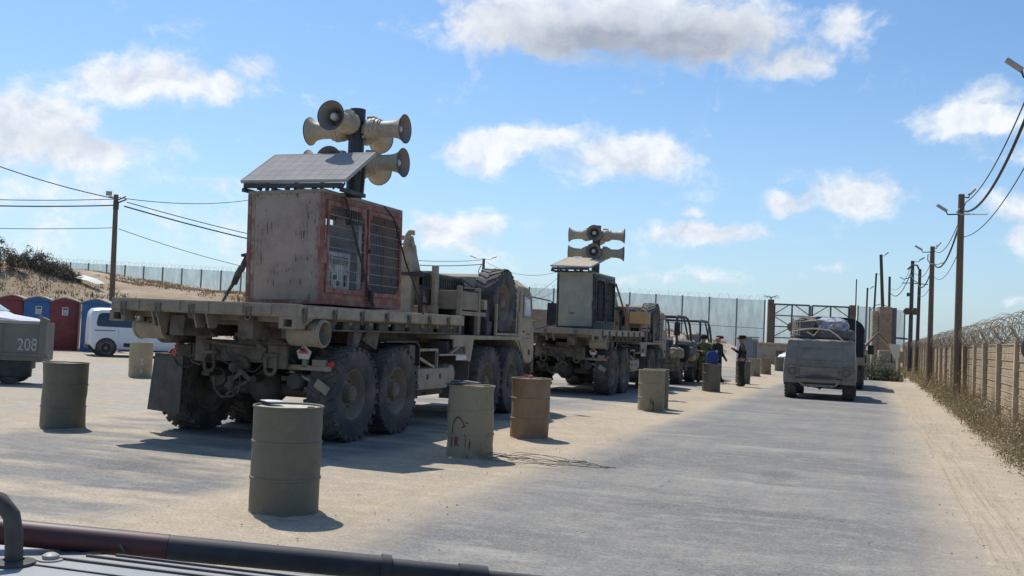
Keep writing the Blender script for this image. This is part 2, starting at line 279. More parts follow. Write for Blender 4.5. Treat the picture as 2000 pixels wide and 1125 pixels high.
def asphalt_mat(name, x0, x1, wob, cov):
    """worn grey asphalt that the sand drifts over towards both edges"""
    m = bpy.data.materials.new(name); m.use_nodes = True; t = m.node_tree; b = t.nodes['Principled BSDF']
    co = nd(t, 'TexCoord').outputs['Object']; xyz = nd(t, 'SeparateXYZ', ins={0: co})
    c, n2, n3 = sand_nodes(t, co)
    st = nd(t, 'VectorMath', operation='MULTIPLY', ins={0: co, 1: (.5, 1.1, 1)}).outputs[0]
    a1 = nd(t, 'TexNoise', ins={'Vector': st, 'Scale': .55, 'Detail': 9.0, 'Roughness': .66}).outputs['Fac']
    lo = nd(t, 'VectorMath', operation='MULTIPLY', ins={0: co, 1: (3.4, .10, 1)}).outputs[0]
    a2 = nd(t, 'TexNoise', ins={'Vector': lo, 'Scale': .9, 'Detail': 5.0, 'Roughness': .6}).outputs['Fac']
    cr = nd(t, 'VectorMath', operation='MULTIPLY', ins={0: co, 1: (.28, 1.5, 1)}).outputs[0]
    a3 = nd(t, 'TexNoise', ins={'Vector': cr, 'Scale': .9, 'Detail': 6.0, 'Roughness': .6}).outputs['Fac']
    asp = mixc(t, sstep(t, a1, .38, .62), (.172, .164, .150), (.262, .244, .210))
    asp = mixc(t, ma(t, 'MULTIPLY', sstep(t, a2, .42, .64), .5), asp, (.17, .172, .178))
    a5 = nd(t, 'TexNoise', ins={'Vector': nd(t, 'VectorMath', operation='MULTIPLY', ins={0: co, 1: (.8, 1.6, 1)}).outputs[0], 'Scale': 3.4, 'Detail': 9.0, 'Roughness': .75}).outputs['Fac']
    asp = mixc(t, ma(t, 'MULTIPLY', sstep(t, a5, .48, .66), .5), asp, (.37, .345, .30))
    asp = mixc(t, ma(t, 'MULTIPLY', sstep(t, a5, .46, .34), .45), asp, (.14, .142, .15))
    a6 = nd(t, 'TexNoise', ins={'Vector': co, 'Scale': 24.0, 'Detail': 6.0, 'Roughness': .8}).outputs['Fac']
    asp = mixc(t, ma(t, 'MULTIPLY', sstep(t, a6, .52, .66), .42), asp, (.12, .12, .125))
    asp = mixc(t, ma(t, 'MULTIPLY', sstep(t, a6, .46, .34), .30), asp, (.40, .385, .35))
    asp = mixc(t, ma(t, 'MULTIPLY', sstep(t, a3, .56, .70), .5), asp, (.39, .37, .33))
    asp = mixc(t, ma(t, 'MULTIPLY', sstep(t, n3, .50, .74), .50), asp, (.36, .345, .315))
    n9 = nd(t, 'TexNoise', ins={'Vector': co, 'Scale': 48.0, 'Detail': 2.0, 'Roughness': .6}).outputs['Fac']
    asp = mixc(t, ma(t, 'MULTIPLY', sstep(t, n9, .55, .62), .32), asp, (.095, .095, .095)); asp = mixc(t, ma(t, 'MULTIPLY', sstep(t, n9, .44, .37), .26), asp, (.40, .385, .355))
    for (sx_, sy_, rx_, ry_, kk) in STAINS:
        px_ = ma(t, 'DIVIDE', ma(t, 'SUBTRACT', xyz.outputs[0], sx_), rx_); py_ = ma(t, 'DIVIDE', ma(t, 'SUBTRACT', xyz.outputs[1], sy_), ry_)
        q_ = ma(t, 'ADD', ma(t, 'MULTIPLY_ADD', px_, px_, ma(t, 'MULTIPLY', py_, py_)), ma(t, 'ADD', ma(t, 'MULTIPLY_ADD', a5, -3.4, 1.7), ma(t, 'MULTIPLY_ADD', n9, -5.0, 2.5)))
        asp = mixc(t, ma(t, 'MULTIPLY', sstep(t, q_, 1.0, .2), kk), asp, (.075, .075, .078))
    n6 = nd(t, 'TexNoise', ins={'Vector': co, 'Scale': 140.0, 'Detail': 2.0}).outputs['Fac']
    asp = mixc(t, ma(t, 'MULTIPLY', sstep(t, n6, .56, .70), .45), asp, (.09, .09, .09))
    ew = nd(t, 'TexNoise', ins={'Vector': nd(t, 'VectorMath', operation='MULTIPLY', ins={0: co, 1: (1, .45, 1)}).outputs[0], 'Scale': .9, 'Detail': 7.0, 'Roughness': .62}).outputs['Fac']
    xw = ma(t, 'ADD', xyz.outputs[0], ma(t, 'MULTIPLY_ADD', ew, wob, -wob/2))
    k = ma(t, 'MULTIPLY', sstep(t, xw, x0, x0+.9), sstep(t, xw, x1, x1-.9))
    if cov: k = ma(t, 'MULTIPLY', k, sstep(t, ma(t, 'ADD', a3, ma(t, 'MULTIPLY_ADD', a1, .6, -.3)), .64, .44))
    else: k = ma(t, 'MULTIPLY', k, sstep(t, ma(t, 'ADD', ew, ma(t, 'MULTIPLY_ADD', a3, .8, -.4)), .86, .70))
    c = mixc(t, k, c, asp)
    t.links.new(c, b.inputs['Base Color']); b.inputs['Roughness'].default_value = .88; b.inputs['Specular IOR Level'].default_value = .2
    bp = nd(t, 'Bump', ins={'Strength': .45, 'Distance': .02, 'Height': ma(t, 'ADD', n2, ma(t, 'MULTIPLY', n6, .5))}); t.links.new(bp.outputs[0], b.inputs['Normal'])
    return m
def veil_mat(name, col, openf, sc):
    """welded mesh seen from afar: fine wires with see-through gaps"""
    m = bpy.data.materials.new(name); m.use_nodes = True; t = m.node_tree; t.nodes.clear()
    co = nd(t, 'TexCoord').outputs['Object']
    n = nd(t, 'TexNoise', ins={'Vector': nd(t, 'VectorMath', operation='MULTIPLY', ins={0: co, 1: (1, 1, .25)}).outputs[0], 'Scale': sc, 'Detail': 3.0}).outputs['Fac']
    f = ma(t, 'ADD', openf, ma(t, 'MULTIPLY_ADD', n, .5, -.25), clamp=True)
    d = nd(t, 'BsdfDiffuse', ins={'Color': (*col, 1)}); tr = nd(t, 'BsdfTransparent')
    mx = nd(t, 'MixShader', ins={0: f}); t.links.new(d.outputs[0], mx.inputs[1]); t.links.new(tr.outputs[0], mx.inputs[2])
    t.links.new(mx.outputs[0], nd(t, 'OutputMaterial').inputs[0]); return m
M_veil = veil_mat('fence_mesh', (.34, .345, .36), .50, 3.0)
M_veilb = veil_mat('fence_mesh_berm', (.34, .35, .36), .46, 3.0)

# ------------------------------------------------------------------ mesh helpers
class MB:
    def __init__(s): s.bm = bmesh.new(); s.mi = 0
    def _fin(s, geom, M):
        vs = [v for v in geom if isinstance(v, bmesh.types.BMVert)]
        if M is not None: bmesh.ops.transform(s.bm, matrix=M, verts=vs)
        for v in vs:
            for f in v.link_faces: f.material_index = s.mi
        return s
    def bx(s, x0, x1, y0, y1, z0, z1, bev=0, M=None):
        g = bmesh.ops.create_cube(s.bm, size=1)
        vs = g['verts']
        bmesh.ops.transform(s.bm, matrix=Matrix.Translation(((x0+x1)/2, (y0+y1)/2, (z0+z1)/2)) @ Matrix.Diagonal((abs(x1-x0), abs(y1-y0), abs(z1-z0), 1)), verts=vs)
        if bev:
            es = list({e for v in vs for e in v.link_edges})
            r = bmesh.ops.bevel(s.bm, geom=es, offset=bev, segments=2, affect='EDGES', profile=.6)
            vs = list({v for f in r['faces'] for v in f.verts} | {v for v in vs if v.is_valid})
            ex = set(vs); st = list(vs)
            while st:
                v = st.pop()
                for e in v.link_edges:
                    o = e.other_vert(v)
                    if o not in ex: ex.add(o); st.append(o)
            vs = list(ex)
        return s._fin(vs, M)
    def rbox(s, c, size, rot=(0, 0, 0), bev=0):
        from mathutils import Euler
        M = Matrix.Translation(c) @ Euler(rot).to_matrix().to_4x4()
        return s.bx(-size[0]/2, size[0]/2, -size[1]/2, size[1]/2, -size[2]/2, size[2]/2, bev, M)
    def bar(s, p0, p1, wx, wz, up_=(0, 0, 1), bev=0):
        p0 = Vector(p0); p1 = Vector(p1); d = p1-p0; L = d.length; d.normalize()
        u = Vector(up_); x = d.cross(u)
        if x.length < 1e-4: x = d.cross(Vector((1, 0, 0)))
        x.normalize(); u = x.cross(d)
        M = Matrix(((x.x, d.x, u.x, p0.x), (x.y, d.y, u.y, p0.y), (x.z, d.z, u.z, p0.z), (0, 0, 0, 1)))
        return s.bx(-wx/2, wx/2, 0, L, -wz/2, wz/2, bev, M)
    def lathe(s, prof, M=None, n=24, cap=True):
        rings = []
        for r, z in prof:
            if r < 1e-5: rings.append([s.bm.verts.new((0, 0, z))])
            else: rings.append([s.bm.verts.new((r*math.cos(2*math.pi*i/n), r*math.sin(2*math.pi*i/n), z)) for i in range(n)])
        fs = []
        for a, b in zip(rings, rings[1:]):
            for i in range(n):
                j = (i+1) % n
                if len(a) == 1 and len(b) == 1: continue
                if len(a) == 1: fs.append(s.bm.faces.new((a[0], b[j], b[i])))
                elif len(b) == 1: fs.append(s.bm.faces.new((a[i], a[j], b[0])))
                else: fs.append(s.bm.faces.new((a[i], a[j], b[j], b[i])))
        return s._fin([v for r in rings for v in r], M)
    def cyl(s, p0, p1, r, r2=None, n=14):
        p0 = Vector(p0); d = Vector(p1)-p0; L = d.length; r2 = r if r2 is None else r2
        M = Matrix.Translation(p0) @ d.to_track_quat('Z', 'Y').to_matrix().to_4x4()
        return s.lathe([(0, 0), (r, 0), (r2, L), (0, L)], M, n)
    def tube(s, pts, r, n=6, closed=False):
        pts = [Vector(p) for p in pts]; N = len(pts); rings = []
        prev = None
        for i, p in enumerate(pts):
            if closed: t = pts[(i+1) % N]-pts[i-1]
            else: t = pts[min(i+1, N-1)]-pts[max(i-1, 0)]
            t.normalize()
            if prev is None:
                a = t.cross(Vector((0, 0, 1)));
                if a.length < .05: a = t.cross(Vector((1, 0, 0)))
            else: a = prev - t*prev.dot(t)
            a.normalize(); prev = a; b = t.cross(a)
            rr = r[i] if isinstance(r, (list, tuple)) else r
            rings.append([s.bm.verts.new(p + a*rr*math.cos(2*math.pi*k/n) + b*rr*math.sin(2*math.pi*k/n)) for k in range(n)])
        prs = list(zip(rings, rings[1:])) + ([(rings[-1], rings[0])] if closed else [])
        for a, b in prs:
            for k in range(n):
                j = (k+1) % n; s.bm.faces.new((a[k], a[j], b[j], b[k])).material_index = s.mi
        if not closed:
            s.bm.faces.new(rings[0][::-1]).material_index = s.mi; s.bm.faces.new(rings[-1]).material_index = s.mi
        return s
    def prism(s, poly, axis, a0, a1, bev=0):
        """poly in the two other axes (in order), extruded along axis from a0 to a1"""
        def P(u, v, a): return {'x': (a, u, v), 'y': (u, a, v), 'z': (u, v, a)}[axis]
        A = [s.bm.verts.new(P(u, v, a0)) for u, v in poly]; B = [s.bm.verts.new(P(u, v, a1)) for u, v in poly]
        n = len(poly); s.bm.faces.new(A).material_index = s.mi; s.bm.faces.new(B[::-1]).material_index = s.mi
        for i in range(n):
            j = (i+1) % n; s.bm.faces.new((A[j], A[i], B[i], B[j])).material_index = s.mi
        return s
    def loft(s, secs, close=False, caps=True):
        """secs: list of equal-length point loops"""
        rs = [[s.bm.verts.new(p) for p in q] for q in secs]
        n = len(rs[0])
        for a, b in zip(rs, rs[1:]):
            for k in range(n if close else n-1):
                j = (k+1) % n
                try: s.bm.faces.new((a[k], a[j], b[j], b[k])).material_index = s.mi
                except ValueError: pass
        if caps and close:
            s.bm.faces.new(rs[0][::-1]).material_index = s.mi; s.bm.faces.new(rs[-1]).material_index = s.mi
        return s
    def quad(s, a, b, c, d):
        s.bm.faces.new([s.bm.verts.new(p) for p in (a, b, c, d)]).material_index = s.mi; return s
    def mesh(s, name, mats, smooth=38, recalc=True):
        bm = s.bm
        if recalc: bmesh.ops.recalc_face_normals(bm, faces=bm.faces)
        if smooth:
            la = R(smooth)
            for f in bm.faces: f.smooth = True
            for e in bm.edges:
                if len(e.link_faces) == 2: e.smooth = e.calc_face_angle(0) < la
        me = bpy.data.meshes.new(name); bm.to_mesh(me); bm.free()
        for m in (mats if isinstance(mats, (list, tuple)) else [mats]): me.materials.append(m)
        return me
    def build(s, name, mats, parent=None, smooth=38, loc=(0, 0, 0), rz=0, recalc=True):
        o = bpy.data.objects.new(name, s.mesh(name, mats, smooth, recalc)); C.objects.link(o)
        o.location = loc; o.rotation_euler = (0, 0, rz)
        if parent: o.parent = parent
        return o
def put(name, me, parent, loc=(0, 0, 0), rot=(0, 0, 0), scale=1):
    o = bpy.data.objects.new(name, me); C.objects.link(o); o.parent = parent; o.location = loc; o.rotation_euler = rot
    o.scale = (scale,)*3; return o
def tag(o, label=None, cat=None, group=None, kind=None):
    if label: o['label'] = label
    if cat: o['category'] = cat
    if group: o['group'] = group
    if kind: o['kind'] = kind
    return o
def thing(name, label, cat, loc=(0, 0, 0), rz=0, group=None, rot=None):
    o = bpy.data.objects.new(name, None); C.objects.link(o); o.location = loc
    o.rotation_euler = rot or (0, 0, rz); o.empty_display_size = .3
    return tag(o, label, cat, group)
def dup(o, parent=None):
    c = o.copy(); C.objects.link(c)
    if parent: c.parent = parent
    for ch in list(o.children): dup(ch, c)
    return c
def axm(o, d, roll=(0, 0, 1)):
    """matrix: local Z along d at o"""
    return Matrix.Translation(o) @ Vector(d).to_track_quat('Z', 'Y').to_matrix().to_4x4()
def text_mesh(s, size, font_ext=.002):
    cu = bpy.data.curves.new('lettering', 'FONT'); cu.body = s; cu.size = size; cu.extrude = font_ext; cu.align_x = 'CENTER'
    o = bpy.data.objects.new('lettering', cu); C.objects.link(o)
    me = bpy.data.meshes.new_from_object(o.evaluated_get(bpy.context.evaluated_depsgraph_get()))
    bpy.data.objects.remove(o); return me
def lerp(xs, x):
    if x <= xs[0][0]: return xs[0][1]
    for (a, va), (b, vb) in zip(xs, xs[1:]):
        if x <= b:
            t = (x-a)/(b-a); t = t*t*(3-2*t); return va+(vb-va)*t
    return xs[-1][1]

# ------------------------------------------------------------------ terrain
def ds(x, y): return -.3345*x+.9424*y, .9424*x+.3345*y
def xy(d, s): return -.3345*d+.9424*s, .9424*d+.3345*s
def h(x, y):
    z = -.006*max(0, min(y, 140)-16)
    d, s = ds(x, y)
    H = lerp([(-90, 5.8), (-44, 5.2), (-32, 4.7), (-24, 3.7), (-12, 3.5), (3, 3.1), (12, 2.5), (17.5, 1.9), (21.5, 0)], s)
    if H > 0 and d > 30:
        df = lerp([(-30, 46), (-14, 50), (0, 62), (14, 72), (22, 76)], s)
        t = max(0, min(1, (d-df)/lerp([(-36, 15), (-20, 23), (5, 26), (20, 10)], s))); t = t*t*(3-2*t)
        nz = mnoise.fractal(Vector((x*.12, y*.12, 3.1)), 1.0, 2.0, 4)
        z += H*t + .34*nz*min(1, t*2.5)*min(1, H/2)
    if x < -13 and z < .3: z += .02*mnoise.noise(Vector((x*.3, y*.3, 0)))
    if x > 3.2: z += min(.4, (x-3.2)*.05)
    if 1.9 < x and y < 120: z += .03*mnoise.noise(Vector((x*1.2, y*.5, 5)))*min(1, (x-1.9)*2)
    return z
def axis(a, b, dense, step, grow=1.18):
    c = [dense[0]]
    while c[-1] < dense[1]: c.append(c[-1]+step)
    st = step
    while c[-1] < b: st *= grow; c.append(c[-1]+st)
    st = step
    while c[0] > a: st *= grow; c.insert(0, c[0]-st)
    return c
xs = axis(-900, 900, (-62, 26), 1.0); ys = axis(-40, 1600, (-2, 108), 1.0)
bm = bmesh.new()
vv = [[bm.verts.new((x, y, h(x, y))) for y in ys] for x in xs]
for i in range(len(xs)-1):
    for j in range(len(ys)-1): bm.faces.new((vv[i][j], vv[i+1][j], vv[i+1][j+1], vv[i][j+1]))
for f in bm.faces: f.smooth = True
me = bpy.data.meshes.new('ground'); bm.to_mesh(me); bm.free(); me.materials.append(ground_mat())
go = bpy.data.objects.new('ground', me); C.objects.link(go); tag(go, kind='structure')
def strip(name, x0, x1, y0, y1, m, dz, n=6, bend=None):
    b = MB(); Y = [y0+(y1-y0)*i/90 for i in range(91)]; X = [x0+(x1-x0)*i/n for i in range(n+1)]
    g = [[b.bm.verts.new((x, y, h(min(x, 1.2), y)+(dz if 0 < i < n else -.012))) for y in Y] for i, x in enumerate(X)]
    for i in range(n):
        for j in range(90): b.bm.faces.new((g[i][j], g[i+1][j], g[i+1][j+1], g[i][j+1]))
    return tag(b.build(name, m, recalc=False), kind='structure')
strip('road', -4.3, 1.35, -6, 72, asphalt_mat('road_asphalt', -3.95, 1.02, .9, False), .012)
strip('truck_lane', -12.0, -4.6, -6, 72, asphalt_mat('lane_asphalt', -11.2, -5.2, 2.2, True), .008)

# ------------------------------------------------------------------ drums
RB = .286
def drum_mesh(seed, dents=.006):
    b = MB()
    p = [(0, .0), (RB, 0), (RB+.008, .004), (RB+.008, .016), (RB, .02)]
    for zc in (.295, .59): p += [(RB, zc-.016), (RB+.007, zc-.009), (RB+.009, zc), (RB+.007, zc+.009), (RB, zc+.016)]
    p += [(RB, .868), (RB+.008, .872), (RB+.008, .886), (RB+.002, .89), (RB-.006, .886), (RB-.008, .872)]
    # extra rings between ribs so dents can show
    q = []
    for a, c in zip(p, p[1:]):
        q.append(a)
        if c[1]-a[1] > .1:
            for k in range(1, 8): q.append((RB, a[1]+(c[1]-a[1])*k/8))
    q.append(p[-1]); b.lathe(q, n=48)
    for v in b.bm.verts:
        r = math.hypot(v.co.x, v.co.y)
        if r > .2:
            k = dents*2.2*mnoise.noise(Vector((v.co.x*4, v.co.y*4, v.co.z*3+seed*7.3)))
            v.co.x += v.co.x/r*k; v.co.y += v.co.y/r*k
    rd = random.Random(seed*17)
    for _ in range(5):
        a = rd.uniform(-2.2, 1.2); zc = rd.uniform(.1, .82); dp = rd.uniform(.006, .016); wd = rd.uniform(.05, .10)
        for v in b.bm.verts:
            r = math.hypot(v.co.x, v.co.y)
            if r > .2:
                da = (math.atan2(v.co.y, v.co.x)-a+math.pi) % (2*math.pi)-math.pi; q = (da*RB/wd)**2+((v.co.z-zc)/wd)**2
                if q < 6: f = 1-dp*math.exp(-q)/r; v.co.x *= f; v.co.y *= f
    return b
M_sandp = mat('loose_sand', (.44, .355, .255), .95, col2=(.36, .295, .215), scale=9, bump=.5, bscale=90, spec=.1)
def drum(x, y, m, lidm, label, seed, rz=0, tilt=0):
    t = thing('steel_drum', label, 'drum', (x, y, h(x, y)+(.012 if x > -4.3 else 0)), rz, 'steel drums standing along the road')
    if tilt: t.rotation_euler.y = tilt
    drum_mesh(seed).build('drum_body', m, t, smooth=30)
    b = MB(); b.lathe([(RB-.01, .022), (RB+.018, .012), (RB+.05, .003), (RB+.09, -.012)], None, 40)
    for v in b.bm.verts:
        k = 1+.16*mnoise.noise(Vector((v.co.x*5+seed, v.co.y*5, 0))); v.co.x *= k if math.hypot(v.co.x, v.co.y) > RB+.01 else 1; v.co.y *= k if math.hypot(v.co.x, v.co.y) > RB+.01 else 1
    b.build('sand_skirt', M_sandp, t)
    l = MB().lathe([(0, .872), (RB-.009, .872), (RB-.009, .866)], n=40).build('drum_lid', lidm, t)
    MB().cyl((.18, .05, .8722), (.18, .05, .884), .03, n=12).build('bung', M_dark, l)
    return t
d_near = drum(-4.58, 7.48, M_oliv, M_lid, 'olive green steel drum nearest the camera, standing alone before the big flatbed truck', 1)
d_left = drum(-10.34, 11.16, M_oliv2, M_oliv2, 'dark olive steel drum in front of the grey trailer numbered 208', 2)
d_fl = drum(-17.6, 21.55, M_tand, M_tand, 'light tan drum with pale smears beside the white van', 3)
d_a = drum(-4.66, 11.84, M_rusto, M_lidr, 'rust streaked khaki drum with red sprayed graffiti', 4, tilt=R(-.6))
d_b = drum(-4.78, 14.53, M_brown, M_lidr, 'plain brown rusty drum behind the graffiti drum', 5)
d_c = drum(-4.51, 22.05, M_khaki, M_khaki, 'khaki drum with dark rust spots, front one of a close pair beside the second truck', 6)
d_c2 = drum(-4.60, 22.95, M_oliv2, M_oliv2, 'olive drum almost hidden behind the khaki drum of the close pair', 7)
d_d = drum(-4.83, 32.95, M_oliv, M_lid, 'olive drum with a blue jerrycan on top', 8)
d_p = drum(-4.85, 41.5, M_oliv, M_lid, 'dark olive drum just left of the man in the peaked cap', 9)
d_e = drum(-5.58, 52.5, M_khaki, M_khaki, 'far khaki drum in front of the grey cabinet', 10)
d_g = drum(-5.50, 57.4, M_brown, M_brown, 'far brown drum just right of the grey cabinet', 11)
d_h = drum(-5.56, 66.7, M_oliv, M_lid, 'farthest olive drum in front of the distant white car', 12)
# red spray marks on the graffiti drum, laid on its curved side
def on_drum(pts, wdt, face, m, parent, name):
    b = MB(); rr = RB+.0035
    for st in pts:
        for (u0_, z0), (u1, z1) in zip(st, st[1:]):
            L = math.hypot(u1-u0_, z1-z0); N = max(1, int(L/.02)); du, dz = -(z1-z0)/L*wdt/2, (u1-u0_)/L*wdt/2
            for k in range(N):
                a, c = k/N, (k+1.12)/N
                q = [(u0_+(u1-u0_)*f+sg*du, z0+(z1-z0)*f+sg*dz) for f, sg in ((a, -1), (c, -1), (c, 1), (a, 1))]
                def W(u, z):
                    rib = .0085 if min(abs(z-.295), abs(z-.59)) < .017 else 0
                    an = face+u/RB; return ((rr+rib)*math.sin(an), -(rr+rib)*math.cos(an), z)
                b.quad(*[W(*p) for p in q])
    o = b.build(name, m, parent, recalc=False); return o
arch = [(-.17, .30), (-.18, .37), (-.165, .44), (-.13, .495), (-.10, .51), (-.06, .49), (-.02, .44), (-.01, .40), (-.04, .385), (.0, .41)]
for gstroke in ([arch, [(-.20, .15), (-.185, .26)], [(-.13, .16), (-.13, .26), (-.10, .265), (-.09, .235), (-.12, .215), (-.08, .16)], [(-.005, .455), (.03, .44)]]): on_drum([gstroke], .015, R(8), M_graf, d_a, 'graffiti')
for gstroke in ([[(.0, .50), (.01, .36), (-.01, .30)], [(.0, .42), (.05, .49)], [(.0, .40), (.045, .33)], [(-.01, .22), (.0, .12)], [(.03, .2), (.02, .14)]]): on_drum([gstroke], .026, R(42), M_smudge, d_fl, 'pale_smear')
def scrap(name, pts, z, m, label, cat, loc):
    b = MB(); n = len(pts)
    b.prism(pts, 'z', z, z+.006); o = b.build(name, m, loc=loc); tag(o, label, cat); return o
scrap('paper_scrap', [(-.27, .02), (-.12, -.09), (-.02, .0), (-.14, .12), (-.24, .1)], .0, M_white, 'crumpled white paper scrap lying on the nearest olive drum', 'paper', (-4.62, 7.50, .905))
b = MB(); b.rbox((-.10, -.02, .012), (.36, .22, .014), (.02, -.06, .4)); b.rbox((.02, .04, .026), (.24, .10, .012), (.05, .05, -.3)); b.rbox((-.2, .05, .02), (.1, .2, .03), (0, 0, .3))
tag(b.build('board_pile', M_dark, loc=(-4.72, 11.86, .896)), 'dark broken board lying on the graffiti drum', 'board')
b = MB(); b.cyl((0, 0, .0), (.02, 0, .04), .03); b.tube([(0, 0, .02), (-.06, .02, .04), (-.1, 0, .02)], .012)
tag(b.build('rusty_fitting', M_lidr, loc=(-4.80, 14.50, .89)), 'small rusty pipe fitting on the brown drum', 'fitting')
# jerrycan
t = thing('jerrycan', 'dark blue plastic jerrycan standing on an olive drum', 'jerrycan', (-4.83, 32.95, h(-4.83, 32.95)+.876), R(15))
b = MB(); b.bx(-.17, .17, -.13, .13, 0, .36, .03); b.bx(-.12, .12, -.09, .09, .355, .40, .02); b.build('can_body', M_blue, t)
b = MB(); b.tube([(-.09, 0, .39), (-.08, 0, .46), (.06, 0, .46), (.09, 0, .39)], .014); b.build('carry_handle', M_blue, t)
b = MB(); b.cyl((.12, 0, .36), (.15, 0, .44), .035); b.build('cap', M_cablew, t)
# tangled wire on the sand
b = MB()
for k in range(4):
    cx, cy, rx, ry, ph = (.15*math.cos(k*2), .15*math.sin(k*1.3), .45+.09*k, .16+.05*(k % 3), k*.9)
    pts = []
    for i in range(34):
        a = ph+i/33*math.pi*(1.5+.25*k)
        pts.append((cx+rx*math.cos(a)+.06*math.sin(5*a+k), cy+ry*math.sin(a)+.05*math.cos(3*a), .03+.05*abs(math.sin(2*a+k))))
    b.tube(pts, .0032, 5)
b.tube([(-.7, -.1, .02), (-.2, -.2, .03), (.3, -.16, .05), (.75, .0, .03), (.95, .06, .04), (.86, .13, .03), (.2, .2, .05)], .004, 5)
tag(b.build('wire_tangle', M_lug, loc=(-3.72, 11.62, .012)), 'loose tangle of thin dark wire lying on the sandy road edge', 'wire')

# ------------------------------------------------------------------ wheels
def tyre_mesh(r=.635, wd=.42, lugs=25, rimr=.33, deep=.014):
    b = MB(); hw = wd/2; rr = r-deep
    p = [(rimr, hw*.72), (rimr+.012, hw*.86), (rimr+.05, hw*.97), (rimr+(rr-rimr)*.45, hw), (rr-.045, hw*.98), (rr-.014, hw*.9), (rr, hw*.72), (rr, -hw*.72), (rr-.014, -hw*.9), (rr-.045, -hw*.98), (rimr+(rr-rimr)*.45, -hw), (rimr+.05, -hw*.97), (rimr, -hw*.72)]
    AX = Matrix.Rotation(R(90), 4, 'Y')
    b.lathe(p, AX, 48)
    for k in range(lugs):
        for sg in (1, -1):
            a = 2*math.pi*(k+(.5 if sg < 0 else 0))/lugs
            M = Matrix.Rotation(a, 4, 'X') @ Matrix.Translation((sg*hw*.47, 0, rr+deep*.28)) @ Matrix.Rotation(sg*R(32), 4, 'Z')
            b.bx(-hw*.58, hw*.58, -r*.043, r*.043, -deep*.9, deep*.72, 0, M)
            M2 = Matrix.Rotation(a+sg*.075, 4, 'X') @ Matrix.Translation((sg*hw*.93, 0, rr-.035)) @ Matrix.Rotation(sg*R(14), 4, 'Y')
            b.bx(-.016, .016, -r*.045, r*.045, -.045, .05, 0, M2)
    return b.mesh('tyre', M_rub, 30)
def rim_mesh(rimr=.33, hw=.21, bolts=10):
    b = MB(); AX = Matrix.Rotation(R(90), 4, 'Y')
    b.lathe([(rimr+.006, hw*.70), (rimr+.016, hw*.80), (rimr-.004, hw*.84), (rimr-.022, hw*.72), (rimr-.04, hw*.2), (rimr-.07, hw*.05), (rimr*.58, hw*.08), (rimr*.50, hw*.20), (rimr*.46, hw*.22), (rimr*.36, hw*.24), (rimr*.34, hw*.75), (rimr*.24, hw*.85), (0, hw*.86)], AX, 36)
    b.lathe([(rimr+.006, -hw*.70), (rimr-.02, -hw*.7), (rimr-.05, hw*.0), (0, hw*.0)], AX, 24)
    for k in range(bolts):
        a = 2*math.pi*k/bolts; y, z = rimr*.62*math.cos(a), rimr*.62*math.sin(a)
        b.cyl((hw*.05, y, z), (hw*.30, y, z), rimr*.05, n=6)
        y2, z2 = rimr*.26*math.cos(a), rimr*.26*math.sin(a); b.cyl((hw*.7, y2, z2), (hw*.9, y2, z2), rimr*.035, n=6)
    return b.mesh('rim', M_rim, 35)
TY, RM = tyre_mesh(), rim_mesh()
def wheel(parent, x, y, z, right, rot=0, ty=None, rm=None, name='wheel'):
    wv_ = thing(name, None, None, (x, y, z)); wv_.parent = parent; wv_.rotation_euler = (rot, 0, 0 if right else math.pi)
    put('tyre', ty or TY, wv_); put('rim', rm or RM, wv_); return wv_

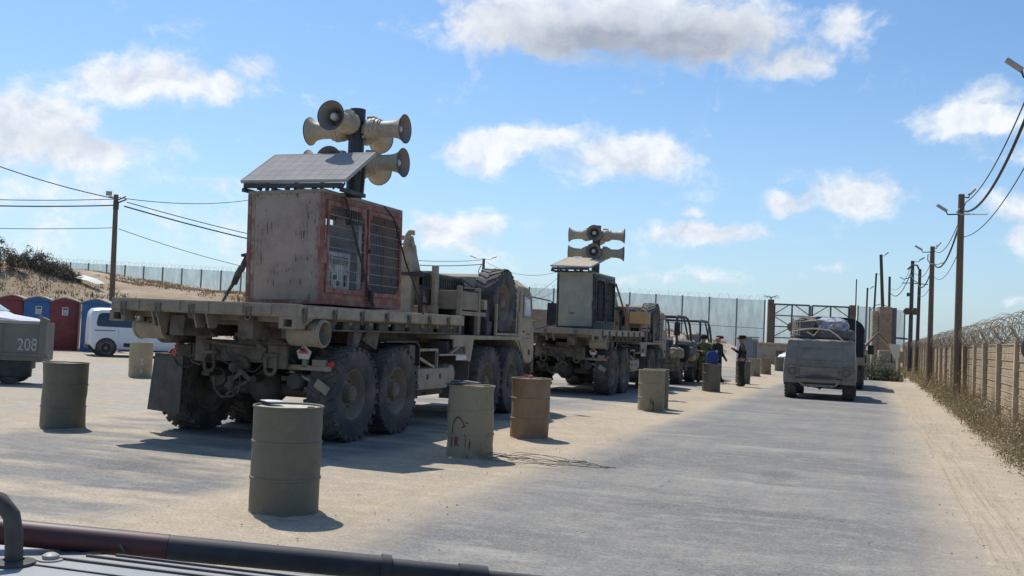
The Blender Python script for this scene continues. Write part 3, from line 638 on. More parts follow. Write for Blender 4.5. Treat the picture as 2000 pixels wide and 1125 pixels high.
# ------------------------------------------------------------------ eight-wheeled flatbed truck
def ring_mesh():
    b = MB(); pts = []
    for k in range(14):
        a = 2*math.pi*k/14; pts.append((0, .034*math.cos(a), (.03 if math.sin(a) > 0 else -.03)+.034*math.sin(a)-.065))
    b.tube(pts, .010, 6, closed=True); b.bx(-.016, .012, -.045, .045, -.02, .045, .006); return b.mesh('lashing_ring', M_undt)
RING = ring_mesh()
def make_truck(name, label, loc, group, rear_extra=True):
    T = thing(name, label, 'military truck', loc, 0, group)
    W = 1.35
    # --- flatbed
    b = MB(); b.bx(-W+.01, W-.01, .05, 5.27, 1.715, 1.775)
    for k in range(9): b.bx(-W+.08, W-.08, .30+k*.58, .38+k*.58, 1.56, 1.715)
    F = b.build('flatbed', M_tan, T)
    b = MB()
    for sx in (-1, 1):
        b.bx(sx*(W-.03), sx*(W+.004), 0, 5.30, 1.625, 1.785, .006)
        for k in range(7): b.bx(sx*(W+.003), sx*(W+.02), .22+k*.74, .66+k*.74, 1.64, 1.775, .005)
    b.bx(-W+.03, W-.03, 5.24, 5.30, 1.63, 1.784, .004)
    b.build('side_rail', M_tan2, F)
    b = MB(); b.bx(-W-.004, W+.004, -.03, .035, 1.63, 1.788, .006)
    for k, (a, c) in enumerate(((-1.30, -.92), (-.86, -.30), (-.22, .12), (.3, .62), (.7, 1.02))): b.bx(a, c, -.045, -.028, 1.65, 1.775, .004)
    b.build('rear_rail', M_tan, F)
    for k in range(7): put('lashing_ring', RING, F, (W+.024, .15+k*.74, 1.70))
    for x in (-1.15, -.62, -.12, .70): put('lashing_ring', RING, F, (x, -.05, 1.70), (0, 0, -math.pi/2))
    b = MB()                                                          # outer beams with openings
    for sx in (-1, 1):
        x0, x1 = sx*1.19, sx*1.23
        b.bx(sx*1.12, sx*1.30, .4, 5.2, 1.60, 1.63); b.bx(sx*1.10, sx*1.30, .4, 5.2, 1.475, 1.495)
        y = .4
        for L, gap in ((.75, .22), (.42, .20), (.25, .16), (.30, .22), (.34, .16), (.9, .2), (1.0, 0)):
            b.bx(x0, x1, y, min(y+L, 5.2), 1.495, 1.60); y += L+gap
    b.bx(-.62, -.40, .2, 5.2, 1.34, 1.60, .01); b.bx(.40, .62, .2, 5.2, 1.34, 1.60, .01)
    for y in (.5, 1.8, 3.2, 4.6): b.bx(-1.2, 1.2, y, y+.1, 1.50, 1.60)
    b.build('subframe', M_undt, F)
    for sx in (-1, 1):                                                # ISO corner castings
        b = MB()
        b.bx(sx*1.13, sx*1.19, -.035, .16, 1.49, 1.63, .004); b.bx(sx*1.31, sx*1.37, -.035, .16, 1.49, 1.63, .004)
        b.bx(sx*1.19, sx*1.31, -.035, .16, 1.49, 1.515, .003); b.bx(sx*1.19, sx*1.31, -.035, .16, 1.602, 1.63, .003)
        b.prism([(.16, 1.63), (.42, 1.63), (.16, 1.50)], 'x', sx*1.31, sx*1.345)
        b.build('corner_bracket', M_tan, F)
    for x in (-.75, -.68, -.12, .06):
        b = MB(); b.prism([(-.02, 1.64), (.30, 1.64), (.2, 1.45), (.06, 1.45)], 'x', x, x+.02); b.build('gusset', M_tan, F)
    for sx in (-1, 1):                                                # rear rollers
        b = MB(); M = axm((sx*.93, .60, 1.44), (sx, 0, 0))
        b.lathe([(.12, 0), (.165, .01), (.17, .42), (.165, .47), (.150, .475), (.148, .40), (.146, .06), (0, .06)], M, 28)
        b.lathe([(.176, .425), (.182, .44), (.176, .46), (.17, .46)], M, 28)
        b.build('roller', M_tan2, F)
        b = MB(); b.bx(sx*.86, sx*.94, .46, .76, 1.36, 1.62, .01); b.bx(sx*1.0, sx*1.04, .50, .70, 1.58, 1.66); b.build('roller_mount', M_undt, F)
    b = MB()                                                          # front bulkhead frame leaning back to the hook bar
    for sx in (-1, 1):
        b.bar((sx*.62, 5.32, 1.78), (sx*.34, 5.12, 3.10), .11, .15, (0, 1, 0), .01)
        b.bar((sx*.80, 5.30, 1.78), (sx*.80, 5.26, 2.62), .09, .11, (0, 1, 0), .008)
    b.bar((-.34, 5.12, 3.08), (.34, 5.12, 3.08), .07, .07); b.bar((-.80, 5.26, 2.5), (.8, 5.26, 2.5), .05, .06)
    b.bx(-.85, .85, 5.28, 5.36, 1.79, 1.94, .01)
    b.build('bulkhead_frame', M_tan2, F)
    # --- load hook
    b = MB()
    prof = [(4.92, 1.80), (5.22, 1.80), (5.22, 2.65), (5.17, 2.78), (5.12, 2.84), (5.02, 2.84), (4.96, 2.78), (4.92, 2.65)]
    b.prism([(x+.0, z) for x, z in [(.22, 1.55), (.50, 1.55), (.50, 2.72), (.44, 2.86), (.42, 2.92), (.30, 2.92), (.28, 2.86), (.22, 2.72)]], 'y', 4.98, 5.12)
    hk = []
    for k in range(13):
        a = R(-80+k*22); hk.append((.40+.085*math.cos(a)-.04, 5.05, 3.06+.085*math.sin(a)))
    b.tube([(.35, 5.05, 2.88), (.34, 5.05, 2.98)]+[(.345+.0*k, 5.05, 3.05) for k in (0,)]+[(.36, 5.05, 3.12), (.40, 5.05, 3.17), (.45, 5.05, 3.17), (.47, 5.05, 3.12)], [.07, .06, .055, .05, .05, .042, .02], 10)
    b.tube([(.20, 5.05, 2.80), (.20, 5.05, 2.94), (.36, 5.05, 3.0), (.50, 5.05, 2.94), (.52, 5.05, 2.82)], .018, 6)
    b.cyl((.36, 4.95, 2.60), (.36, 5.14, 2.60), .05)
    b.build('load_hook', M_tan2, T)
    b = MB(); b.bx(.40, .55, .9, 9.0, .98, 1.26, .01); b.bx(-.55, -.40, .9, 9.0, .98, 1.26, .01)
    for y in (1.3, 2.3, 3.4, 4.6, 5.8, 7.2, 8.6): b.bx(-.42, .42, y, y+.1, 1.02, 1.22)
    b.build('chassis_rail', M_und, T)
    # --- rear end
    b = MB(); b.bx(-.60, .70, .84, .93, 1.02, 1.30, .012)
    b.bx(-.66, -.44, .80, .86, 1.0, 1.34, .01); b.bx(.46, .74, .80, .86, .96, 1.26, .01)
    for x in (-.05, .12, .28, .40): b.cyl((x, .86, 1.33), (x, .78, 1.33), .02, n=8)
    b.bx(-.1, .62, .86, .92, 1.26, 1.40, .006); b.bx(.04, .36, .82, .85, 1.06, 1.2, .01)
    b.build('rear_crossmember', M_undt, T)
    for k, x in enumerate((-.40, .53)):
        b = MB(); pts = []
        for i in range(15):
            a = R(200-i*(220/14.0)); pts.append((x+.075*math.cos(R(180-180*i/14.0)), .77, .96-.08*math.sin(R(180*i/14.0))))
        b.tube([(x-.05, .79, 1.14), (x-.075, .77, 1.05)]+pts+[(x+.075, .77, 1.05), (x+.05, .79, 1.14)], .024, 8)
        b.cyl((x-.1, .79, 1.13), (x+.1, .79, 1.13), .03, n=10)
        b.build('tow_shackle', M_undt, T)
    b = MB(); b.tube([(-.50, .80, 1.30), (-.42, .76, 1.27), (-.1, .75, 1.235), (.25, .76, 1.22), (.36, .80, 1.17)], .022, 8)
    b.rbox((.36, .79, 1.2), (.16, .03, .11), (0, .5, 0), .01); b.prism([(-.62, 1.28), (-.46, 1.42), (-.40, 1.41), (-.30, 1.33), (-.40, 1.32)], 'y', .76, .80)
    b.build('hitch_rod', M_undt, T)
    b = MB(); b.lathe([(0, 0), (.12, .0), (.12, .06), (.07, .10), (.075, .2), (.05, .26), (0, .27)], axm((.08, .84, .98), (0, -1, -.1)), 16)
    b.bar((-.06, .66, .70), (.18, .66, .90), .05, .025, (0, 1, 0)); b.bar((.14, .66, .93), (.30, .68, .80), .06, .025, (0, 1, 0)); b.bar((-.04, .68, .60), (.26, .68, .78), .035, .04, (0, 1, 0)); b.cyl((.02, .66, .84), (.02, .66, .66), .04, n=10)
    b.tube([(-.28, .72, .82), (-.25, .7, .66), (-.12, .68, .56), (.05, .68, .58), (.15, .7, .72)], .018, 6)
    b.tube([(.03, .7, .9), (.02, .66, .75), (.08, .65, .62)], .012, 5); b.tube([(.12, .7, .88), (.17, .66, .74), (.14, .65, .62)], .012, 5)
    b.build('tow_pintle', M_und, T)
    b = MB(); b.bx(.62, 1.30, .93, .995, .955, 1.02, .006); b.bx(.90, .96, .93, .99, 1.0, 1.2); b.bx(1.05, 1.24, .92, .99, 1.02, 1.10, .01); b.tube([(.7, .98, .93), (1.05, 1.02, .80), (1.25, .98, .72)], .02, 6); b.rbox((1.18, .98, .75), (.22, .03, .12), (0, .55, 0), .01)
    lb = b.build('light_bar', M_tan2, T)
    MB().cyl((1.29, .96, 1.05), (1.335, .945, 1.05), .035, n=14).build('marker_lamp', M_red, lb)
    b = MB(); b.prism([(.86, 1.10), (1.00, 1.10), (1.035, 1.20), (.93, 1.275), (.825, 1.20)], 'y', .905, .93); rf = b.build('reflector', M_white, lb)
    b = MB(); b.prism([(.865, 1.17), (.995, 1.17), (.985, 1.215), (.93, 1.245), (.875, 1.215)], 'y', .893, .9045); b.build('red_lens', M_red, rf)
    b = MB(); b.prism([(-1.37, 1.03), (-.90, 1.05), (-.92, .27), (-1.44, .30)], 'y', .88, .90); b.build('mudflap', M_flap, T)
    b = MB(); b.bx(-1.38, -.55, .90, .96, 1.03, 1.07); b.rbox((-.86, .88, 1.13), (.2, .14, .16), (0, 0, .2), .02); b.tube([(-.8, .86, 1.1), (-.72, .84, .98), (-.6, .85, .95), (-.55, .86, 1.04)], .014, 6); b.tube([(-.98, .86, 1.1), (-.75, .83, 1.06), (-.56, .85, 1.12)], .016, 6); b.bx(-.74, -.70, .85, .9, 1.0, 1.22)
    lb2 = b.build('light_bracket', M_und, T)
    MB().cyl((-1.03, .90, 1.09), (-1.03, .85, 1.09), .045, n=14).build('marker_lamp', M_red, lb2)
    b = MB(); b.rbox((-.93, .87, 1.17), (.17, .06, .10), (0, .2, .1), .02); b.rbox((-.58, .86, 1.15), (.15, .08, .16), (0, 0, 0), .03); b.build('red_canister', M_redp, lb2)
    b = MB(); b.cyl((-1.02, .62, 1.38), (-1.02, 1.35, 1.38), .16, n=20); b.bx(-1.2, -.84, .75, .79, 1.34, 1.60); b.build('air_tank', M_undt, T)
    for pts, r in (([(-.35, .80, 1.22), (-.2, .72, 1.05), (.0, .74, .95), (.3, .76, .9), (.45, .8, 1.05)], .011), ([(.62, .80, 1.24), (.75, .9, 1.1), (.85, 1.0, .95), (.8, 1.15, .85)], .012), ([(-.2, .8, 1.3), (-.1, .7, 1.15), (.05, .68, 1.0)], .009), ([(-1.1, .9, 1.06), (-.95, .84, .92), (-.8, .86, .9), (-.7, .9, 1.0)], .010), ([(1.15, 2.2, 1.42), (1.2, 2.8, 1.40), (1.18, 3.5, 1.30), (1.1, 3.9, 1.22), (1.05, 4.8, 1.2)], .014), ([(1.28, 5.0, 1.72), (1.30, 5.1, 1.55), (1.22, 5.3, 1.48), (1.1, 5.9, 1.5)], .012), ([(.7, 6.1, 2.3), (.85, 6.3, 2.05), (.95, 6.45, 1.9), (1.0, 6.6, 2.1), (1.0, 6.9, 2.3)], .018), ([(.6, 6.9, 2.5), (.8, 7.0, 2.35), (.75, 7.05, 2.0), (.9, 6.95, 1.7)], .016), ([(.3, .85, 1.3), (.5, .75, 1.36), (.8, .8, 1.30), (.95, .9, 1.2)], .012)):
        MB().tube(pts, r, 6).build('hose', M_black, T)
    b = MB()
    for k in range(7): b.tube([(1.30+.012*math.cos(a), 5.02+.012*math.sin(a)*(1 if k % 2 else .2), 1.60-k*.035+.02*math.sin(a)) for a in [j*1.05 for j in range(6)]], .005, 4, closed=True)
    b.bx(1.285, 1.315, 5.0, 5.05, 1.24, 1.36, .004); b.build('chain', M_wire, T)
    # --- axles, springs, brake chambers
    AXY = (1.60, 2.92, 6.62, 7.95)
    for y in AXY:
        b = MB(); b.cyl((-.95, y, .64), (.95, y, .64), .095, n=14)
        b.lathe([(0, -.26), (.12, -.24), (.24, -.12), (.27, 0), (.24, .12), (.12, .24), (0, .26)], Matrix.Translation((.0, y, .66)), 16)
        for sx in (-1, 1):
            b.cyl((sx*.62, y-.32, .78), (sx*.62, y-.1, .78), .13, n=16); b.bx(sx*.56, sx*.68, y-.6, y+.6, .80, .86)
            b.bx(sx*.44, sx*.60, y-.12, y+.12, .86, 1.06)
        b.build('axle', M_und, T)
        for sx in (-1, 1): wheel(T, sx*1.14, y, .635, sx > 0, rot=random.random()*6)
    b = MB(); b.lathe([(0, 0), (.13, 0), (.135, .05), (.12, .08), (.12, .22), (.1, .26), (0, .26)], axm((.78, 1.2, .80), (0, -1, 0)), 20); b.build('brake_chamber', M_dark, T)
    b = MB(); b.cyl((0, 1.2, .78), (0, 8.2, .86), .05); b.bx(-.3, .3, 4.3, 5.2, .72, 1.25, .03); b.build('gearbox', M_und, T)
    # --- right-hand fittings between the axle pairs
    b = MB(); b.prism([(2.52, 1.36), (3.52, 1.36), (3.66, 1.30), (3.70, .98), (3.675, .98), (3.635, 1.28), (3.51, 1.335), (2.52, 1.335)], 'x', .84, 1.31); b.build('rear_fender', M_black, T); b = MB()
    b.prism([(2.52, 1.36), (3.52, 1.36), (3.66, 1.30), (3.70, .98), (3.675, .98), (3.635, 1.28), (3.51, 1.335), (2.52, 1.335)], 'x', -1.31, -.84)
    b.build('rear_fender', M_black, T)
    b = MB(); b.bx(.60, 1.26, 3.40, 3.62, .98, 1.30, .02); b.build('battery_box', M_undt, T); b = MB(); b.bx(.62, 1.2, 2.1, 2.4, 1.30, 1.5, .02); b.prism([(1.65, 1.47), (1.9, 1.47), (1.78, 1.25), (1.6, 1.2)], 'x', 1.16, 1.24); b.prism([(2.1, 1.47), (2.5, 1.47), (2.42, 1.22), (2.0, 1.36)], 'x', .9, 1.2)
    b.build('bed_lock', M_undt, T)
    b = MB(); b.bx(-1.29, -.72, 3.70, 4.86, .60, .93, .025); b.build('side_box', M_tan2, T); b = MB(); b.bx(.72, 1.29, 3.70, 4.86, .60, .93, .025); sb = b.build('side_box', M_tan2, T)
    b = MB(); b.bx(1.288, 1.305, 4.0, 4.06, .76, .84, .005); b.build('latch', M_dark, sb); b = MB(); b.bx(1.288, 1.305, 4.5, 4.56, .76, .84, .005); b.build('latch', M_dark, sb)
    b = MB(); b.bx(.70, 1.22, 3.72, 4.84, .50, .595, .02); b.bx(.8, 1.26, 4.05, 4.6, .53, .55); b.build('skid_tray', M_black, sb)
    b = MB()
    for p, q in (((1.25, 3.75, 1.22), (1.25, 4.45, 1.22)), ((1.25, 4.45, 1.22), (1.25, 4.45, .93)), ((1.25, 3.75, 1.10), (1.25, 4.35, .94)), ((1.25, 3.75, 1.22), (1.25, 3.75, .93))): b.bar(p, q, .04, .04)
    b.build('bracket_frame', M_tan2, T)
    b = MB(); b.lathe([(0, 0), (.15, .0), (.175, .03), (.18, .3), (.165, .36), (.11, .38), (0, .385)], axm((.86, 5.14, .80), (1, 0, 0)), 22)
    for zz in (.08, .26): b.lathe([(.182, zz-.015), (.19, zz), (.182, zz+.015)], axm((.86, 5.14, .80), (1, 0, 0)), 22)
    b.build('fuel_canister', M_tan2, T)
    b = MB(); b.bx(.62, 1.33, 4.78, 8.28, 1.395, 1.465, .008); b.bx(-1.33, -.62, 4.78, 8.28, 1.395, 1.465, .008)
    b.bx(1.30, 1.335, 4.95, 5.75, 1.27, 1.40); b.prism([(5.35, 1.40), (5.85, 1.40), (5.72, 1.02), (5.60, 1.02)], 'x', 1.20, 1.33); b.bar((1.31, 4.85, 1.16), (1.31, 5.45, 1.36), .05, .03); b.bar((1.3, 4.4, 1.14), (1.3, 5.5, 1.14), .05, .03)
    b.build('front_deck', M_tan2, T)
    b = MB(); b.bx(.78, 1.31, 5.70, 5.73, .36, 1.40); b.build('front_mudflap', M_flap, T); b = MB(); b.bx(-1.31, -.78, 5.70, 5.73, .36, 1.40); b.build('front_mudflap', M_flap, T)
    b = MB(); b.bx(1.02, 1.31, 5.08, 5.62, 1.14, 1.38, .02); b.bx(.9, 1.25, 4.86, 5.05, 1.15, 1.36, .02); gb = b.build('junction_box', M_dark, T)
    b = MB(); b.bx(1.312, 1.325, 5.10, 5.66, 1.045, 1.135); b.build('number_plate', M_white, T)
    # --- engine bay behind the cab
    b = MB(); b.bx(-1.10, .58, 5.55, 6.85, 1.40, 2.24, .02); b.bx(-.9, 1.02, 6.55, 7.05, 1.46, 1.96, .02); b.bx(-1.1, 1.05, 7.0, 8.1, 1.46, 1.62); b.bx(.55, 1.0, 5.6, 6.2, 1.46, 1.75, .02); b.bx(.60, .86, 5.95, 6.4, 1.5, 1.95, .03); E_ = b.build('engine_housing', M_dark, T)
    b = MB()
    for k in range(12): b.bx(-1.0, .52, 5.53, 5.56, 1.48+k*.05, 1.50+k*.05)
    for k in range(24): b.bx(.58, .605, 5.58+k*.05, 5.60+k*.05, 1.85, 2.2)
    b.build('grille', M_black, E_)
    b = MB(); b.tube([(.66, 4.95, 2.46), (.66, 6.60, 2.46), (.66, 6.76, 2.42), (.66, 6.85, 2.30), (.66, 6.87, 1.5)], .055, 10); b.tube([(-.9, 4.95, 2.46), (-.9, 6.60, 2.46), (-.9, 6.85, 2.32), (-.9, 6.87, 1.5)], .055, 10); b.tube([(-.9, 5.0, 2.46), (.66, 5.0, 2.46)], .04, 8)
    for k in range(17): b.bx(.63, .69, 5.0+k*.10, 5.045+k*.10, 2.26, 2.42)
    b.bx(.64, .68, 4.95, 6.8, 2.22, 2.28); b.bx(.64, .68, 4.95, 6.82, 1.95, 1.99)
    for y in (5.0, 5.65, 6.8): b.bx(.63, .69, y, y+.05, 1.47, 2.42)
    b.build('guard_rail', M_black, T)
    b = MB(); b.bx(.70, 1.22, 5.42, 6.28, 1.90, 2.22, .01)
    for y in (5.38, 6.24): b.bx(1.16, 1.24, y, y+.08, 1.47, 2.30, .006)
    b.bar((1.22, 5.4, 1.84), (1.22, 6.6, 1.84), .04, .07); tb = b.build('tool_locker', M_tan, T)
    b = MB(); b.loft([[(.74, 5.55, 2.225), (1.22, 5.55, 2.235)], [(.74, 6.40, 2.26), (1.26, 6.52, 2.235)]]); b.bx(1.18, 1.26, 6.46, 6.60, 1.93, 2.1, .01); b.build('locker_lid', M_tan2, tb)
    b = MB(); b.lathe([(0, 0), (.12, 0), (.125, .03), (.125, .42), (.10, .48), (.10, .53), (0, .53)], Matrix.Translation((1.05, 6.52, 1.47)), 20); b.build('air_filter', M_dark, T)
    b = MB(); b.bx(.86, 1.20, 6.70, 6.90, 1.47, 2.02, .015); b.bx(.92, 1.24, 6.68, 6.93, 1.47, 1.73, .015); b.cyl((.7, 6.5, 1.5), (.7, 6.5, 2.35), .07); b.tube([(.7, 6.75, 2.2), (.95, 6.75, 2.15), (1.0, 6.8, 1.95)], .04, 8); b.bx(.5, 1.0, 6.6, 6.9, 2.1, 2.32, .03); b.build('exhaust_box', M_dark, T)
    # --- spare wheel and its cradle
    wheel(T, 1.05, 7.56, 2.10, True, .3, name='spare_wheel')
    b = MB()
    for p, q in (((1.31, 6.95, 1.47), (1.31, 6.95, 2.05)), ((1.31, 8.20, 1.47), (1.31, 8.20, 1.95)), ((1.31, 6.95, 1.50), (1.31, 8.20, 1.50))): b.bar(p, q, .05, .04)
    b.build('spare_cradle', M_tan2, T)
    b = MB(); b.prism([(7.25, 1.5), (7.85, 1.5), (7.75, 1.9), (7.35, 1.9)], 'x', .70, .82); b.build('spare_mount', M_black, T)
    # --- cab
    b = MB(); roof = [(8.18, 2.50), (8.30, 2.56), (9.10, 2.46), (9.22, 2.36)]
    sec = lambda y, zt, zb: [(-1.24, y, zb), (-1.24, y, zt-.10), (-1.02, y, zt+.05), (-.5, y, zt+.11), (.5, y, zt+.11), (1.02, y, zt+.05), (1.24, y, zt-.10), (1.24, y, zb)]
    b.loft([sec(8.26, 2.50, 1.36), sec(8.34, 2.56, 1.36), sec(8.9, 2.54, .95), sec(9.14, 2.44, .94), sec(9.22, 2.36, .94), sec(9.42, 1.45, 1.0), sec(9.36, 1.2, 1.05)], close=True)
    cb = b.build('cab', M_tan2, T, smooth=25)
    b = MB(); b.prism([(8.42, 1.42), (8.42, 2.36), (9.10, 2.27), (9.30, 1.46), (9.22, .97), (8.80, .97)], 'x', 1.245, 1.268, 0); dr = b.build('door', M_tan2, cb)
    b = MB()
    for p, q in (((1.275, 8.60, 1.86), (1.275, 8.60, 2.29)), ((1.275, 8.60, 2.29), (1.275, 9.04, 2.23)), ((1.275, 9.04, 2.23), (1.275, 9.14, 1.86)), ((1.275, 9.14, 1.86), (1.275, 8.60, 1.86))): b.bar(p, q, .03, .03)
    wf = b.build('window_frame', M_tan, dr)
    b = MB(); b.prism([(8.60, 1.86), (8.60, 2.29), (9.04, 2.23), (9.14, 1.86)], 'x', 1.262, 1.272); b.build('window', M_glassw, dr)
    b = MB(); b.bx(1.267, 1.285, 8.62, 8.70, 1.55, 1.58); b.bx(1.267, 1.29, 9.02, 9.06, 1.10, 1.2); b.build('handle', M_black, dr)
    b = MB(); b.bx(1.268, 1.272, 8.85, 9.06, 1.50, 1.53); b.bx(1.268, 1.272, 8.86, 9.06, 1.42, 1.44); b.build('door_lettering', M_dark, dr)
    b = MB(); b.bx(-1.0, 1.0, 8.235, 8.262, 1.95, 2.4); b.build('rear_window', M_glass, cb)
    b = MB(); b.loft([[(-1.05, 9.25, 2.28), (1.05, 9.25, 2.28)], [(-1.05, 9.43, 1.52), (1.05, 9.43, 1.52)]]); b.build('windscreen', M_glass, cb)
    b = MB(); b.tube([(1.24, 9.2, 2.28), (1.55, 9.42, 2.22), (1.60, 9.45, 2.20), (1.60, 9.45, 1.72), (1.3, 9.3, 1.62)], .014, 6); b.build('mirror_arm', M_black, cb)
    b = MB(); b.bx(1.50, 1.70, 9.42, 9.48, 1.72, 2.18, .02); b.build('mirror', M_black, cb)
    b = MB(); b.bx(-1.24, 1.24, 9.3, 9.48, .72, 1.05, .03); b.bx(.95, 1.2, 8.75, 9.25, .55, .6); b.bx(1.0, 1.05, 8.8, 8.85, .6, .95); b.bx(-1.2, 1.2, 8.5, 9.3, .9, 1.3, .02); b.build('bumper', M_und, T)
    return T
GT = 'flatbed trucks parked in line'
T1 = make_truck('flatbed_truck', 'dusty sand coloured eight wheeled flatbed truck nearest the camera', (-7.85, 10.68, 0), GT)
T2 = dup(T1); T2.location = (-7.95, 25.54, h(-7.95, 27)-.02); T2['label'] = 'second sand coloured flatbed truck parked ahead, carrying the olive grey cabinet'

# ------------------------------------------------------------------ equipment cabinets on the beds
def make_cabinet(name, label, loc, mside, mframe, mwire, wx, wy, hh, mesh_open, rot=0):
    t = thing(name, label, 'cabinet', loc, 0); t.rotation_euler = (0, rot, 0)
    x0, x1 = -wx/2, wx/2
    b = MB(); b.bx(x0, x1-.05, 0, .035, 0.05, hh-.02, .004); b.build('rear_panel', mside, t)
    b = MB(); b.bx(x0, x1-.05, wy-.035, wy, 0.05, hh-.02, .004); b.build('front_panel', mside, t)
    b = MB(); b.bx(x0-.01, x1+.01, -.012, wy+.012, hh-.03, hh+.015, .006); b.bx(x0, x1-.06, .04, wy-.04, hh-.06, hh-.031); b.build('roof', mside if mframe is not M_redp else M_tan, t)
    b = MB(); b.bx(x0-.01, x1+.01, -.01, wy+.01, 0, .06, .006); b.build('floor', mframe, t)
    b = MB()
    for sx in (x0, x1):
        for y in (0.012, wy/2, wy-.012): b.bx(sx-.045 if sx > 0 else sx-.008, sx+.008 if sx > 0 else sx+.045, y-.028, y+.028, .06, hh-.031, .004)
        b.bx(sx-.04 if sx > 0 else sx-.006, sx+.006 if sx > 0 else sx+.04, .03, wy-.03, .06, .15, .004); b.bx(sx-.04 if sx > 0 else sx-.006, sx+.006 if sx > 0 else sx+.04, .03, wy-.03, hh-.11, hh-.032, .004)
    b.build('frame', mframe, t)
    b = MB(); b.bx(x0-.013, x0+.10, -.004, -.001, .06, hh-.03); b.bx(x1-.11, x1-.07, -.004, -.001, .06, hh-.04)
    b.build('worn_edge', M_redpt if mframe is M_redp else mside, t)
    for y0, y1 in ((.05, wy/2-.035), (wy/2+.035, wy-.05)):
        b = MB()
        for a, c, z0, z1 in ((y0, y0+.05, .15, hh-.12), (y1-.05, y1, .15, hh-.12), (y0+.05, y1-.05, .15, .21), (y0+.05, y1-.05, hh-.18, hh-.12)): b.bx(x1+.009, x1+.034, a, c, z0, z1, .003)
        for a, z, s1, s2 in ((y0+.05, .21, 1, 1), (y1-.05, .21, -1, 1), (y0+.05, hh-.18, 1, -1), (y1-.05, hh-.18, -1, -1)):
            b.prism([(a, z), (a+s1*.10, z), (a, z+s2*.10)], 'x', x1+.012, x1+.026)
        dr = b.build('door', mframe, t)
        b = MB()
        n = 20
        for k in range(1, n): b.bx(x1+.016, x1+.0205, y0+.05+(y1-y0-.1)*k/n-.0015, y0+.05+(y1-y0-.1)*k/n+.0015, .2, hh-.16)
        for k in range(1, 8): b.bx(x1+.0218, x1+.028, y0+.045, y1-.045, .18+(hh-.34)*k/8-.003, .18+(hh-.34)*k/8+.003)
        b.build('wire_mesh', mwire, dr, smooth=0)
    b = MB(); b.bx(x1-.06, x1+.05, -.03, .02, .52, .72, .01); b.build('hinge', mframe, t)
    b = MB(); b.bx(x1+.035, x1+.07, wy/2+.03, wy/2+.06, .74, .80, .008); b.build('door_latch', M_black, t)
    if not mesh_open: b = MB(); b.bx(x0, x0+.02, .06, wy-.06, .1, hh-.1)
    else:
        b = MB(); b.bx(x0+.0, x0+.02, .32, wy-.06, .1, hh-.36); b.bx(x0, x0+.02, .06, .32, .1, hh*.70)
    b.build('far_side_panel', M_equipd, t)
    return t
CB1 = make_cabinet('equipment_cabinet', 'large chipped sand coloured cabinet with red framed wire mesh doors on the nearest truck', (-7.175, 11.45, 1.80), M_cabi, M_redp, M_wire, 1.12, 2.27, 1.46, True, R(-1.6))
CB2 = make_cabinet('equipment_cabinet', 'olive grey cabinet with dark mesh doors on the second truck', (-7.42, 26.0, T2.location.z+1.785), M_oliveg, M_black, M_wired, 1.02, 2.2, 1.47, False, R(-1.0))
b = MB(); b.prism([(-.20, 1.0), (.22, .95), (.22, .22), (-.20, .22)], 'y', -.006, -.002); b.build('hatch', mat('hatch_grey', (.31, .30, .25), .7, col2=(.27, .26, .21), scale=4), CB2)
b = MB(); b.rbox((-.12, -.015, .40), (.07, .02, .02), (0, .6, 0)); b.rbox((-.06, -.015, .40), (.07, .02, .02), (0, -.7, 0)); b.build('handle', M_black, CB2)
def generator(loc, label, group):
    t = thing('generator', label, 'generator', loc, 0, group)
    b = MB(); b.bx(-.36, .36, 0, .62, .0, .60, .02); b.build('generator_housing', M_equip, t)
    b = MB(); b.bx(.36, .372, .03, .60, .02, .58, .004); b.bx(.37, .385, .06, .56, .42, .55, .006); b.bx(.37, .39, .08, .28, .06, .32, .008); b.bx(.37, .38, .33, .55, .06, .36, .008); b.build('control_panel', M_equip, t)
    b = MB()
    for k in range(5): b.bx(.384, .392, .10, .52, .435+k*.022, .445+k*.022)
    b.cyl((.385, .16, .26), (.41, .16, .26), .03); b.cyl((.385, .24, .18), (.41, .24, .18), .03); b.bx(.38, .41, .42, .46, .15, .30, .005); b.build('sockets', M_dark, t)
    return t
generator((-7.05, 11.66, 1.92), 'grey boxed generator behind the left mesh door of the red framed cabinet', None)
t = thing('control_rack', 'tall pale control rack behind the right mesh door of the red framed cabinet', 'rack', (-7.15, 12.62, 1.90))
b = MB(); b.bx(-.36, .34, .08, .34, 0, 1.06, .015); b.build('rack_housing', M_equip, t)
b = MB(); b.bx(-.36, .30, .42, .98, 0.12, 1.0, .015); b.build('rack_fan_unit', mat('fan_dark', (.075, .085, .09), .6), t)
b = MB(); b.bx(-.4, .2, -.9, -.5, .75, .98, .02); b.build('battery_tray', M_equip, t)
tag(MB().bx(-.3, .3, 0, .8, 0, .75, .02).bx(-.32, .32, .05, .2, .76, .95, .02).bx(-.3, .3, .95, 1.6, 0, 1.1, .02).build('battery_pack', M_equipd, loc=(-7.42, 26.25, T2.location.z+1.86)), 'dark battery unit inside the olive grey cabinet', 'battery unit')
